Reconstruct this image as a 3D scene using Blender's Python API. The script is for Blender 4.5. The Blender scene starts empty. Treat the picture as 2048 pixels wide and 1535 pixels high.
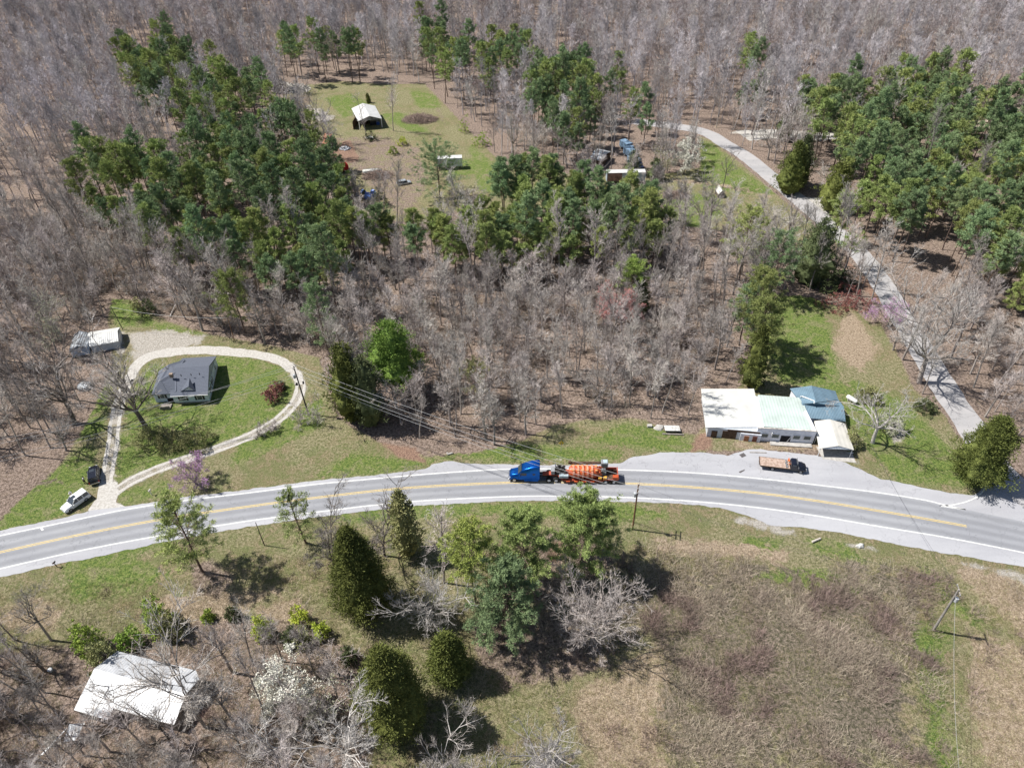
import bpy, math, random
import numpy as np
from mathutils import Vector, Matrix
R_=math.radians
sc=bpy.context.scene
# ---------------------------------------------------------------- camera
F_=1420.;H_=100.;PITCH=R_(40.5);ROLL=R_(-1.2)
_f=np.array([0,math.cos(PITCH),-math.sin(PITCH)]);_r0=np.array([1.,0,0]);_u0=np.cross(_r0,_f)
_r=math.cos(ROLL)*_r0+math.sin(ROLL)*_u0;_u=np.cross(_r,_f)
cam=bpy.data.cameras.new('camera');co=bpy.data.objects.new('camera',cam);sc.collection.objects.link(co)
M=Matrix.Identity(4)
for i in range(3):
    M[i][0]=_r[i];M[i][1]=_u[i];M[i][2]=-_f[i]
M[2][3]=H_
co.matrix_world=M
cam.sensor_width=36;cam.lens=36*F_/2048;cam.clip_start=1;cam.clip_end=4000
sc.camera=co
# ---------------------------------------------------------------- world, sun
SUN_EL=R_(54.5);SUN_AZ=R_(169)            # azimuth measured from +X towards +Y
w=bpy.data.worlds.new("World");sc.world=w;w.use_nodes=True
nt=w.node_tree;bg=nt.nodes['Background']
sky=nt.nodes.new('ShaderNodeTexSky');sky.sky_type='NISHITA';sky.sun_disc=False
sky.sun_elevation=SUN_EL;sky.sun_rotation=math.pi/2-SUN_AZ
nt.links.new(sky.outputs[0],bg.inputs[0]);bg.inputs[1].default_value=0.07
sd=bpy.data.lights.new('sun','SUN');sd.energy=5.0;sd.angle=R_(0.5);sd.color=(1,.965,.91)
so=bpy.data.objects.new('sun',sd);sc.collection.objects.link(so)
sv=Vector((math.cos(SUN_EL)*math.cos(SUN_AZ),math.cos(SUN_EL)*math.sin(SUN_AZ),math.sin(SUN_EL)))
so.rotation_euler=sv.to_track_quat('Z','Y').to_euler();so.location=(0,0,60)
sc.view_settings.view_transform='Standard';sc.view_settings.look='None'
sc.view_settings.gamma=1;sc.view_settings.exposure=0.42
sc.render.engine='CYCLES'
try:
    sc.cycles.max_bounces=5;sc.cycles.diffuse_bounces=2;sc.cycles.transparent_max_bounces=4
except Exception: pass
# ---------------------------------------------------------------- helpers
def at(px,py,z=0.):
    """pixel of the photograph -> point on the plane z"""
    d=_f*F_+_r*(px-1024)-_u*(py-767.5)
    return np.array([0,0,H_])+d*((z-H_)/d[2])
def pr(p):
    q=np.array(p,float)-[0,0,H_];return 1024+F_*(q@_r)/(q@_f),767.5-F_*(q@_u)/(q@_f)
def A2(pts,z=0.): return np.array([at(x,y,z)[:2] for x,y in pts])
def hgt(base,top):
    b=at(*base);t=at(*top);return H_*(1-b[1]/t[1])
def V3(p,z=None): return Vector((p[0],p[1],p[2] if z is None else z))
def tag(o,label=None,cat=None,group=None,kind=None):
    if label:o['label']=label
    if cat:o['category']=cat
    if group:o['group']=group
    if kind:o['kind']=kind
    return o
def empty(name,loc,rz=0,label=None,cat=None,group=None):
    o=bpy.data.objects.new(name,None);sc.collection.objects.link(o)
    o.location=loc;o.rotation_euler=(0,0,rz);o.empty_display_size=.5
    return tag(o,label,cat,group)
def mesh_np(name,V,polys,mats,smooth=False):
    me=bpy.data.meshes.new(name);V=np.asarray(V,np.float32)
    loops=[];starts=[];mi=[];s=0
    for Fc,m in polys:
        Fc=np.asarray(Fc,np.int32)
        if len(Fc)==0: continue
        n,k=Fc.shape;loops.append(Fc.ravel());starts.append(s+np.arange(n)*k);mi.append(np.full(n,m));s+=n*k
    loops=np.concatenate(loops);starts=np.concatenate(starts);mi=np.concatenate(mi)
    me.vertices.add(len(V));me.vertices.foreach_set('co',V.ravel())
    me.loops.add(len(loops));me.loops.foreach_set('vertex_index',loops)
    me.polygons.add(len(starts));me.polygons.foreach_set('loop_start',starts.astype(np.int32))
    for m in mats: me.materials.append(m)
    me.polygons.foreach_set('material_index',mi.astype(np.int32))
    if smooth: me.polygons.foreach_set('use_smooth',np.ones(len(starts),bool))
    me.update(calc_edges=True);return me
def link(name,me,parent=None,loc=None):
    o=bpy.data.objects.new(name,me);sc.collection.objects.link(o)
    if parent is not None:o.parent=parent
    if loc is not None:o.location=loc
    return o
class MB:
    """collects shapes, then becomes ONE mesh object"""
    def __init__(s): s.v=[];s.f=[];s.m=[]
    def add(s,vs,fs,m=0):
        b=len(s.v);s.v+= [tuple(v) for v in vs];s.f+=[tuple(b+i for i in f) for f in fs];s.m+=[m]*len(fs)
    def box(s,c,d,rz=0,m=0,ry=0,top=1.,topy=None):
        x,y,z=d[0]/2,d[1]/2,d[2]/2;ty=top if topy is None else topy
        P=[(-x,-y,-z),(x,-y,-z),(x,y,-z),(-x,y,-z),(-x*top,-y*ty,z),(x*top,-y*ty,z),(x*top,y*ty,z),(-x*top,y*ty,z)]
        Mx=Matrix.Translation(c)@Matrix.Rotation(rz,4,'Z')@Matrix.Rotation(ry,4,'Y')
        s.add([Mx@Vector(p) for p in P],[(0,3,2,1),(4,5,6,7),(0,1,5,4),(1,2,6,5),(2,3,7,6),(3,0,4,7)],m);return s
    def tube(s,pts,r,n=6,m=0,caps=True):
        pts=[Vector(p) for p in pts];rs=r if isinstance(r,(list,tuple)) else [r]*len(pts);b=len(s.v)
        for i,p in enumerate(pts):
            t=(pts[min(i+1,len(pts)-1)]-pts[max(i-1,0)]).normalized()
            a=Vector((0,0,1)) if abs(t.z)<.9 else Vector((1,0,0));u=t.cross(a).normalized();v=t.cross(u)
            for k in range(n):
                q=p+(u*math.cos(2*math.pi*k/n)+v*math.sin(2*math.pi*k/n))*rs[i];s.v.append(tuple(q))
        for i in range(len(pts)-1):
            for k in range(n):
                s.f.append((b+i*n+k,b+i*n+(k+1)%n,b+(i+1)*n+(k+1)%n,b+(i+1)*n+k));s.m.append(m)
        if caps:
            s.f.append(tuple(b+k for k in range(n))[::-1]);s.m.append(m)
            e=b+(len(pts)-1)*n;s.f.append(tuple(e+k for k in range(n)));s.m.append(m)
        return s
    def poly(s,pts,m=0): s.add(pts,[tuple(range(len(pts)))],m);return s
    def slab(s,pts,t,m=0):
        """quad or polygon extruded down by t"""
        n=len(pts);lo=[(p[0],p[1],p[2]-t) for p in pts]
        s.add(list(pts)+lo,[tuple(range(n)),tuple(range(2*n-1,n-1,-1))]+[(i,n+i,n+(i+1)%n,(i+1)%n) for i in range(n)],m);return s
    def prism(s,foot,z0,z1,m=0):
        """vertical walls over a footprint; z1 number or list"""
        n=len(foot);zz=z1 if isinstance(z1,(list,tuple)) else [z1]*n
        s.add([(p[0],p[1],z0) for p in foot]+[(p[0],p[1],zz[i]) for i,p in enumerate(foot)],
              [tuple(range(n))[::-1],tuple(range(n,2*n))]+[(i,(i+1)%n,n+(i+1)%n,n+i) for i in range(n)],m);return s
    def loft(s,rings,m=0,caps=True):
        b=len(s.v);n=len(rings[0])
        for r in rings: s.v+=[tuple(p) for p in r]
        for i in range(len(rings)-1):
            for k in range(n):
                s.f.append((b+i*n+k,b+i*n+(k+1)%n,b+(i+1)*n+(k+1)%n,b+(i+1)*n+k));s.m.append(m)
        if caps:
            s.f.append(tuple(b+k for k in range(n))[::-1]);s.m.append(m)
            e=b+(len(rings)-1)*n;s.f.append(tuple(e+k for k in range(n)));s.m.append(m)
        return s
    def build(s,name,mats,parent=None,loc=None,smooth=False,bevel=0):
        me=bpy.data.meshes.new(name);me.from_pydata(s.v,[],s.f)
        if not isinstance(mats,(list,tuple)):mats=[mats]
        for m in mats:me.materials.append(m)
        me.polygons.foreach_set('material_index',s.m)
        if smooth: me.polygons.foreach_set('use_smooth',[True]*len(s.f))
        me.update();me.validate()
        o=link(name,me,parent,loc)
        if smooth:
            try: me.set_sharp_from_angle(angle=R_(38))
            except Exception: pass
        if bevel:
            b=o.modifiers.new('b','BEVEL');b.width=bevel;b.segments=2;b.limit_method='ANGLE';b.angle_limit=R_(40)
        return o
# --- noise
def _hash(ix,iy,seed):
    h=(ix.astype(np.int64)*374761393+iy.astype(np.int64)*668265263+seed*974711)&0x7fffffff
    h=((h^(h>>13))*1274126177)&0x7fffffff
    return ((h^(h>>16))&0xffff)/65535.
def vnoise(x,y,s,seed=0):
    x=np.asarray(x,float)/s+1000;y=np.asarray(y,float)/s+1000;ix=np.floor(x);iy=np.floor(y);fx=x-ix;fy=y-iy
    fx=fx*fx*(3-2*fx);fy=fy*fy*(3-2*fy)
    a=_hash(ix,iy,seed);b=_hash(ix+1,iy,seed);c=_hash(ix,iy+1,seed);d=_hash(ix+1,iy+1,seed)
    return (a*(1-fx)+b*fx)*(1-fy)+(c*(1-fx)+d*fx)*fy
def sdf(P,poly):
    """signed distance, positive inside"""
    P=np.asarray(P);poly=np.asarray(poly);d=np.full(len(P),1e9);ins=np.zeros(len(P),bool);n=len(poly)
    for i in range(n):
        a=poly[i];b=poly[(i+1)%n];e=b-a;wv=P-a
        t=np.clip((wv@e)/(e@e+1e-9),0,1);q=wv-t[:,None]*e;d=np.minimum(d,(q**2).sum(1))
        c=((a[1]>P[:,1])!=(b[1]>P[:,1]))&(P[:,0]<(b[0]-a[0])*(P[:,1]-a[1])/(b[1]-a[1]+1e-12)+a[0])
        ins^=c
    d=np.sqrt(d);return np.where(ins,d,-d)
def pmask(P,poly,fe):
    """soft membership"""
    poly=np.asarray(poly);m=np.zeros(len(P));lo=poly.min(0)-fe-1;hi=poly.max(0)+fe+1
    k=np.all((P>lo)&(P<hi),axis=1)
    if k.any(): m[k]=np.clip(sdf(P[k],poly)/(2*fe)+.5,0,1)
    return m
def linemask(P,line,wd,fe):
    m=np.full(len(P),-1e9);line=np.asarray(line)
    lo=line.min(0)-wd-fe-1;hi=line.max(0)+wd+fe+1;k=np.all((P>lo)&(P<hi),axis=1);out=np.zeros(len(P))
    if not k.any(): return out
    Q=P[k];d=np.full(len(Q),1e9)
    for i in range(len(line)-1):
        a=line[i];e=line[i+1]-a;wv=Q-a;t=np.clip((wv@e)/(e@e+1e-9),0,1);d=np.minimum(d,((wv-t[:,None]*e)**2).sum(1))
    out[k]=np.clip((wd-np.sqrt(d))/(2*fe)+.5,0,1);return out
def spline(pts,step=1.):
    P=[np.array(p,float) for p in pts];P=[2*P[0]-P[1]]+P+[2*P[-1]-P[-2]];out=[]
    for i in range(1,len(P)-2):
        n=max(2,int(np.linalg.norm(P[i+1]-P[i])/step))
        for k in range(n):
            t=k/n;a,b,c,d=P[i-1:i+3]
            out.append(.5*((2*b)+(-a+c)*t+(2*a-5*b+4*c-d)*t*t+(-a+3*b-3*c+d)*t**3))
    out.append(P[-2]);return np.array(out)
# --- materials
def nd(t,n,x=0,y=0): 
    q=t.nodes.new(n);return q
def mat(name,col,rough=.7,var=.12,scale=3.,metal=0.,col2=None,bump=0.,stripe=None,spec=.3,objrand=0.,dirt=0.):
    """procedural material: noise-varied base colour, optional ribs/streaks and bump"""
    m=bpy.data.materials.new(name);m.use_nodes=True;t=m.node_tree;b=t.nodes['Principled BSDF']
    b.inputs['Roughness'].default_value=rough;b.inputs['Metallic'].default_value=metal
    b.inputs['Specular IOR Level'].default_value=spec
    tc=nd(t,'ShaderNodeTexCoord');nz=nd(t,'ShaderNodeTexNoise');nz.inputs['Scale'].default_value=scale;nz.inputs['Detail'].default_value=6
    t.links.new(tc.outputs['Object'],nz.inputs['Vector'])
    cr=nd(t,'ShaderNodeMix');cr.data_type='RGBA'
    c2=col2 if col2 else tuple(max(0,c*(1-2*var)) for c in col)
    cr.inputs['A'].default_value=(*c2,1);cr.inputs['B'].default_value=(*(col if col2 else tuple(min(1,c*(1+var*.6)) for c in col)),1)
    mr=nd(t,'ShaderNodeMapRange');mr.inputs['From Min'].default_value=.3;mr.inputs['From Max'].default_value=.62
    t.links.new(nz.outputs['Fac'],mr.inputs['Value']);t.links.new(mr.outputs[0],cr.inputs['Factor'])
    out=cr.outputs['Result']
    if dirt:
        n2=nd(t,'ShaderNodeTexNoise');n2.inputs['Scale'].default_value=scale*.35;n2.inputs['Detail'].default_value=10;n2.inputs['Roughness'].default_value=.75
        t.links.new(tc.outputs['Object'],n2.inputs['Vector'])
        r2=nd(t,'ShaderNodeMapRange');r2.inputs['From Min'].default_value=.52;r2.inputs['From Max'].default_value=.72;r2.inputs['To Max'].default_value=dirt
        t.links.new(n2.outputs['Fac'],r2.inputs['Value'])
        mx=nd(t,'ShaderNodeMix');mx.data_type='RGBA';mx.inputs['B'].default_value=(.12,.09,.06,1)
        t.links.new(r2.outputs[0],mx.inputs['Factor']);t.links.new(out,mx.inputs['A']);out=mx.outputs['Result']
    if objrand:
        oi=nd(t,'ShaderNodeObjectInfo');hs=nd(t,'ShaderNodeHueSaturation')
        mr1=nd(t,'ShaderNodeMapRange');mr1.inputs['To Min'].default_value=1-objrand;mr1.inputs['To Max'].default_value=1+objrand
        t.links.new(oi.outputs['Random'],mr1.inputs['Value']);t.links.new(mr1.outputs[0],hs.inputs['Value'])
        mm=nd(t,'ShaderNodeMath');mm.operation='MULTIPLY';mm.inputs[1].default_value=7.31;fr=nd(t,'ShaderNodeMath');fr.operation='FRACT'
        t.links.new(oi.outputs['Random'],mm.inputs[0]);t.links.new(mm.outputs[0],fr.inputs[0])
        mr3=nd(t,'ShaderNodeMapRange');mr3.inputs['To Min'].default_value=.5-.035*min(1,objrand*3);mr3.inputs['To Max'].default_value=.5+.012*min(1,objrand*3)
        t.links.new(fr.outputs[0],mr3.inputs['Value']);t.links.new(mr3.outputs[0],hs.inputs['Hue'])
        t.links.new(out,hs.inputs['Color']);out=hs.outputs['Color']
    t.links.new(out,b.inputs['Base Color'])
    hsrc=None
    if stripe:
        ax,per,depth=stripe
        sx=nd(t,'ShaderNodeSeparateXYZ');t.links.new(tc.outputs['Object'],sx.inputs[0])
        mu=nd(t,'ShaderNodeMath');mu.operation='MULTIPLY';mu.inputs[1].default_value=2*math.pi/per
        t.links.new(sx.outputs[ax],mu.inputs[0]);si=nd(t,'ShaderNodeMath');si.operation='SINE';t.links.new(mu.outputs[0],si.inputs[0])
        bp=nd(t,'ShaderNodeBump');bp.inputs['Strength'].default_value=1;bp.inputs['Distance'].default_value=depth
        t.links.new(si.outputs[0],bp.inputs['Height']);t.links.new(bp.outputs[0],b.inputs['Normal'])
    elif bump:
        bp=nd(t,'ShaderNodeBump');bp.inputs['Strength'].default_value=.6;bp.inputs['Distance'].default_value=bump
        t.links.new(nz.outputs['Fac'],bp.inputs['Height']);t.links.new(bp.outputs[0],b.inputs['Normal'])
    return m
# ================================================================ LAND: outlines measured on the ground
HW_N=A2([(-260,1122),(-120,1097),(0,1071),(125,1045),(250,1019),(375,1000),(500,985),(625,969),(750,957),(880,946),(1016,938),(1140,938),(1260,940),(1380,945),(1500,955),(1620,968),(1750,984),(1850,1000),(1900,1012),(2060,1046),(2260,1092)])
HW_Y=A2([(-260,1158),(-120,1131),(0,1104),(160,1069),(325,1038),(480,1015),(640,994),(820,975),(1016,965),(1130,964),(1240,966),(1370,973),(1500,984),(1625,1000),(1750,1020),(1850,1037),(1960,1057),(2060,1077),(2260,1120)])
HW_S=A2([(-260,1196),(-120,1166),(0,1137),(160,1101),(325,1070),(480,1044),(640,1023),(820,1003),(1016,993),(1130,992),(1240,994),(1370,1001),(1500,1013),(1625,1030),(1750,1051),(1900,1076),(2048,1105),(2260,1150)])
sN=spline(HW_N);sY=spline(HW_Y);sS=spline(HW_S)
PAVE_PX=[(-260,1116),(0,1060),(60,1048),(130,1034),(185,1020),(250,1012),(375,993),(500,978),(640,960),(760,949),(850,938),(868,927),(900,922),(940,927),(1016,929),(1140,930),(1240,926),(1262,915),(1320,905),(1400,904),(1455,911),(1490,900),(1520,898),(1640,912),(1690,925),(1720,938),(1735,946),
 (1760,957),(1840,973),(1900,985),(1945,990),(1962,980),(1974,962),(1978,940),(2060,985),(2300,1040),
 (2300,1230),(2140,1165),(2048,1133),(1960,1118),(1880,1104),(1780,1085),(1700,1068),(1620,1056),(1540,1050),(1510,1036),(1480,1026),(1440,1016),(1380,1008),(1240,1002),(1016,1001),(820,1012),(640,1033),(500,1052),(325,1083),(210,1110),(120,1126),(0,1155),(-260,1214)]
PAVE=A2(PAVE_PX)
# side road centre line and half widths
SR=spline(A2([(2075,1010),(2010,955),(1975,912),(1940,850),(1905,800),(1872,748),(1838,690),(1808,640),(1775,585),(1745,540),(1712,500),(1668,460),(1622,420),(1580,385),(1535,348),(1490,312),(1450,288),(1418,268),(1385,258),(1330,250),(1270,243)]),2.)
SRW=3.0
# gravel drives
LOOP=spline(A2([(214,1000),(228,985),(262,962),(300,944),(350,925),(410,905),(470,884),(520,861),(562,834),(590,804),(601,775),(592,747),(565,724),(520,710),(460,703),(400,700),(345,704),(300,712),(275,730),(255,765),(240,800),(230,845),(225,890),(218,930),(212,965),(206,1010)]))
iLow=np.arange(len(LOOP))
YARD_A2=A2([(250,662),(330,655),(420,668),(400,695),(330,705),(290,725),(262,745),(255,700),(245,680)])
ENTR=A2([(178,1020),(196,990),(203,960),(232,962),(236,985),(232,1003),(250,1012),(238,1022),(190,1026)])
GRASS=[A2(q) for q in (
 [(-60,1110),(-60,1060),(0,1040),(40,1000),(120,930),(160,870),(180,830),(205,780),(225,735),(225,690),(215,640),(225,600),(260,600),(330,640),(420,668),(540,690),(640,715),(652,760),(672,835),(760,885),(850,912),(960,905),(1050,878),(1110,850),(1170,838),(1290,838),(1330,862),(1390,866),(1410,880),(1420,935),(1250,960),(900,960),(500,1000),(250,1040)],
 [(1515,600),(1600,590),(1680,612),(1740,612),(1770,660),(1800,720),(1830,780),(1890,830),(1925,890),(1970,960),(1990,1010),(1720,960),(1690,930),(1660,900),(1400,900),(1395,870),(1480,770),(1500,700)],
 [(560,195),(600,170),(680,165),(850,168),(895,215),(960,285),(1010,330),(1150,350),(1280,352),(1345,345),(1400,335),(1400,272),(1425,282),(1480,325),(1560,395),(1635,455),(1665,500),(1600,530),(1520,500),(1440,460),(1350,450),(1330,410),(1200,395),(1000,430),(930,412),(860,450),(780,440),(745,420),(720,380),(690,350),(660,300),(620,250),(590,215)],
 [(-300,1100),(0,1110),(500,1020),(1016,975),(1500,1000),(2048,1085),(2400,1140),(2500,1900),(-600,1900)])]
def AA(*q): return [A2(x) for x in q]
LITTER=AA([(-600,1300),(0,1310),(130,1290),(300,1265),(420,1235),(560,1240),(700,1290),(760,1400),(730,1560),(760,1900),(-700,1900)],
 [(1060,1090),(1110,1060),(1200,1085),(1230,1110),(1210,1160),(1150,1160),(1090,1130)],[(940,1240),(1100,1215),(1200,1290),(1230,1330),(1060,1370),(960,1330)],
 [(1030,1160),(1120,1120),(1180,1150),(1090,1230)],
 [(380,1130),(420,1120),(470,1150),(440,1190),(390,1180)],[(420,1240),(640,1260),(700,1310),(560,1330),(450,1290)],
 [(1660,560),(1720,560),(1770,640),(1745,650),(1690,600)])
LUSH=AA([(650,195),(700,188),(740,210),(690,235)],[(880,332),(940,318),(965,345),(905,352)],[(760,230),(800,225),(860,265),(820,262)],[(1290,400),(1340,390),(1420,430),(1400,455),(1340,440)],[(940,290),(1000,340),(1010,390),(960,380)],[(700,910),(860,925),(900,915),(760,945),(640,950)],[(1250,850),(1330,862),(1400,895),(1340,900),(1180,880)],[(1500,1075),(1560,1085),(1540,1105),(1480,1095)],[(350,1190),(420,1195),(400,1225),(340,1220)],[(330,735),(440,715),(500,718),(560,735),(588,775),(560,825),(480,870),(400,895),(300,895),(262,870),(255,820),(270,780),(300,730)],[(1700,760),(1800,800),(1900,900),(1960,970),(1800,960),(1740,900)],[(240,870),(420,880),(380,905),(260,950),(235,960),(238,900)],[(-20,1050),(60,985),(130,925),(170,895),(188,905),(172,960),(150,1010),(120,1030),(0,1062)],
 [(455,760),(560,740),(590,775),(560,815),(500,850),(430,870),(420,840),(450,815)],
 [(1402,282),(1424,288),(1480,340),(1552,388),(1480,386),(1405,372)],[(1600,420),(1625,425),(1660,470),(1640,470)],
 [(240,985),(330,965),(340,980),(250,1008)],[(480,880),(560,840),(640,800),(640,850),(560,890),(470,925)],
 [(130,1110),(200,1085),(330,1062),(360,1075),(250,1110),(330,1150),(260,1180),(150,1200)],
 [(1545,590),(1640,590),(1665,700),(1670,760),(1720,790),(1745,870),(1690,870),(1690,790),(1560,760),(1530,680)],
 [(820,180),(870,190),(880,215),(840,215)],[(1360,460),(1330,380),(1440,395),(1440,430)],[(1620,1082),(1690,1090),(1720,1118),(1640,1100)],
 [(1830,1250),(1900,1255),(1870,1330),(1890,1450),(1920,1540),(1880,1540),(1850,1400)],[(1850,1140),(1960,1250),(1900,1210)],
 [(640,1010),(900,1010),(1240,1008),(1330,1030),(1240,1040),(1000,1022),(700,1040)],[(1480,1150),(1600,1140),(1700,1150),(1760,1190),(1640,1190)],
 [(180,790),(215,770),(205,860),(150,880),(120,870)],[(880,905),(1040,890),(1240,905),(1240,915),(1000,920)],
 [(205,590),(270,605),(320,660),(400,668),(330,650),(240,650)])
BARE=AA([(610,270),(700,270),(760,265),(850,290),(870,350),(850,420),(790,445),(740,390),(690,340)],[(570,175),(640,190),(620,230),(580,210)],[(850,180),(890,215),(905,260),(960,300),(930,300),(870,240)],[(1210,410),(1100,410),(1000,430),(930,440),(1250,430)])
STRAW=AA([(1480,885),(1560,885),(1650,890),(1650,905),(1540,900),(1470,895)],[(1900,1120),(2060,1160),(2150,1300),(2048,1270),(1990,1215),(1920,1160)],
 [(1150,1390),(1300,1290),(1340,1330),(1300,1420),(1330,1540),(1180,1540)],[(1310,1080),(1460,1085),(1600,1110),(1580,1120),(1320,1100)],
[(0,1220),(60,1200),(130,1220),(100,1260),(0,1250)],
 [(1940,1260),(2060,1300),(2100,1540),(1960,1540)],[(500,1215),(600,1195),(640,1250),(560,1260)],
 [(1700,620),(1660,700),(1720,740),(1760,700)],[(380,1380),(300,1200),(420,1180),(560,1180),(500,1215)])
CLAY=AA([(1095,1090),(1130,1085),(1125,1115),(1100,1125)],[(760,885),(830,895),(850,925),(800,915)],[(1395,870),(1420,860),(1425,895),(1380,905)],[(650,290),(700,280),(720,320),(680,330)],
 [(1690,520),(1740,560),(1800,620),(1850,690),(1845,700),(1780,630),(1720,570)],[(1880,740),(1925,790),(1965,850),(1990,900),(1960,880),(1910,810)])
GRAV=AA([(1450,1025),(1510,1030),(1600,1055),(1600,1080),(1540,1070),(1470,1050)],[(1645,1070),(1750,1090),(1770,1108),(1700,1098)],[(1905,1112),(2060,1140),(2100,1160),(2100,1200),(2000,1155),(1920,1135)],
 [(1770,830),(1810,840),(1815,880),(1785,895),(1772,870)],[(1690,392),(1600,392),(1650,400),(1670,420),(1655,432)],[(1480,270),(1420,262),(1490,258),(1560,262),(1640,270),(1640,280)],
 [(1040,920),(1120,910),(1150,922),(1060,930)],[(1640,905),(1720,915),(1735,935),(1690,925)],[(60,1128),(200,1100),(215,1108),(80,1140)],
 [(605,205),(640,215),(680,235),(640,250),(615,235)],[(1930,225),(2048,205),(2100,230),(2048,260),(1950,262)],[(1365,895),(1395,915),(1375,915)],[(180,660),(250,660),(260,700),(240,720)])
DARK=AA([(1120,1195),(1480,1120),(1760,1180),(1830,1300),(1850,1540),(1330,1540),(1290,1300)],[(1660,1130),(1850,1150),(1830,1230),(1700,1220)],[(0,880),(120,900),(100,960),(0,1010)])
BUILD=AA([(300,720),(440,705),(440,830),(300,830)],[(125,655),(250,645),(250,720),(130,725)],[(1395,770),(1720,765),(1730,925),(1400,900)],[(140,1295),(410,1330),(400,1500),(130,1430)],
 [(690,205),(775,205),(780,270),(700,270)])
FIELDN=A2([(-300,1260),(500,1160),(1016,1120),(1500,1130),(2048,1230),(2400,1300),(2500,1900),(-600,1900)])
WOODA=A2([(-1200,560),(-100,700),(60,850),(150,760),(200,600),(360,640),(600,690),(700,800),(1000,820),(1380,820),(1440,620),(1340,520),(600,560),(300,400),(200,100),(-400,60)])
def ghm(P):
    P=np.asarray(P,float).reshape(-1,2)
    a=pmask(P,FIELDN,6)*.9+pmask(P,WOODA,8)*.6
    far=np.clip((P[:,1]-300)/300,0,1)
    return a*(vnoise(P[:,0],P[:,1],14,3)-.5)*1.2+a*(vnoise(P[:,0],P[:,1],4.5,4)-.5)*.35+far*4*(vnoise(P[:,0],P[:,1],70,5)-.2)
def gh(x,y): return float(ghm([(x,y)])[0])
# ---------------------------------------------------------------- ground sheet
def axis(lo,hi,step,far,grow=1.09):
    c=list(np.arange(lo,hi+.01,step));s=step;x=c[-1]
    while x<far[1]: s*=grow;x+=s;c.append(x)
    s=step;x=c[0];l=[]
    while x>far[0]: s*=grow;x-=s;l.append(x)
    return np.array(l[::-1]+c)
gx=axis(-112,118,.55,(-1500,1500));gy=axis(34,190,.55,(-120,2600),1.035)
GX,GY=np.meshgrid(gx,gy);P=np.stack([GX.ravel(),GY.ravel()],1);n=len(P)
V=np.zeros((n,3));V[:,:2]=P;V[:,2]=ghm(P)
nx,ny=len(gx),len(gy)
i=np.arange(nx-1);j=np.arange(ny-1);I,J=np.meshgrid(i,j);b0=(J*nx+I).ravel()
faces=np.stack([b0,b0+1,b0+1+nx,b0+nx],1)
g1=np.zeros((n,4));g2=np.zeros((n,4));g1[:,3]=1;g2[:,3]=0
gr=np.zeros(n)
for q in GRASS: gr=np.maximum(gr,pmask(P,q,1.6))
lit=1-gr
for q in BARE: lit=np.maximum(lit,.55*pmask(P,q,3.5))
for q in LITTER: lit=np.maximum(lit,pmask(P,q,2.5))
for q in LUSH: g1[:,0]=np.maximum(g1[:,0],pmask(P,q,2.6))
for q in STRAW: g2[:,0]=np.maximum(g2[:,0],pmask(P,q,2.6))
for q in CLAY: g2[:,1]=np.maximum(g2[:,1],pmask(P,q,1.5))
for q in DARK: g2[:,2]=np.maximum(g2[:,2],pmask(P,q,5))
gv=np.zeros(n)
for q in GRAV: gv=np.maximum(gv,.62*pmask(P,q,1.2))
gv=np.maximum(gv,.75*pmask(P,YARD_A2,2.5))
gv=np.maximum(gv,pmask(P,ENTR,.6))
gv=np.maximum(gv,.60*linemask(P,LOOP,1.9,1.1))
gv=np.maximum(gv,.52*pmask(P,PAVE,1.0))
gv=np.maximum(gv,.55*linemask(P,SR,3.6,1.2))
# worn farm track through the back clearing
TRK=spline(A2([(1535,392),(1480,378),(1420,368),(1350,360)]),2)
g2[:,0]=np.maximum(g2[:,0],.6*linemask(P,TRK,1.6,1.2))
g1[:,1]=lit;g1[:,2]=gv
me=mesh_np('ground',V,[(faces,0)],[],True)
for nm,g in(('cova',g1),('covb',g2)):
    a=me.color_attributes.new(nm,'FLOAT_COLOR','POINT');a.data.foreach_set('color',g.astype(np.float32).ravel())
gm=bpy.data.materials.new('ground_cover');gm.use_nodes=True;t=gm.node_tree;bs=t.nodes['Principled BSDF'];L=t.links.new
bs.inputs['Roughness'].default_value=.95;bs.inputs['Specular IOR Level'].default_value=.1
tc=nd(t,'ShaderNodeTexCoord')
def noise(scale,det=5,rough=.6,dist=0.):
    q=nd(t,'ShaderNodeTexNoise');q.inputs['Scale'].default_value=scale;q.inputs['Detail'].default_value=det;q.inputs['Roughness'].default_value=rough;q.inputs['Distortion'].default_value=dist
    L(tc.outputs['Object'],q.inputs['Vector']);return q.outputs['Fac']
def mth(op,a,b=None,c=None):
    q=nd(t,'ShaderNodeMath');q.operation=op
    for k,x in enumerate((a,b,c)):
        if x is None: continue
        if isinstance(x,(int,float)): q.inputs[k].default_value=x
        else: L(x,q.inputs[k])
    return q.outputs[0]
def rng_(v,a,b,c=0.,d=1.):
    q=nd(t,'ShaderNodeMapRange');q.interpolation_type='SMOOTHSTEP';L(v,q.inputs['Value'])
    for k,x in zip(('From Min','From Max','To Min','To Max'),(a,b,c,d)): q.inputs[k].default_value=x
    return q.outputs[0]
def mix(f,a,b):
    q=nd(t,'ShaderNodeMix');q.data_type='RGBA'
    if isinstance(f,(int,float)): q.inputs['Factor'].default_value=f
    else: L(f,q.inputs['Factor'])
    for k,x in(('A',a),('B',b)):
        if isinstance(x,tuple): q.inputs[k].default_value=(*x,1)
        else: L(x,q.inputs[k])
    return q.outputs['Result']
aa=nd(t,'ShaderNodeAttribute');aa.attribute_name='cova';sa=nd(t,'ShaderNodeSeparateColor');L(aa.outputs['Color'],sa.inputs[0])
ab=nd(t,'ShaderNodeAttribute');ab.attribute_name='covb';sb=nd(t,'ShaderNodeSeparateColor');L(ab.outputs['Color'],sb.inputs[0])
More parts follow.
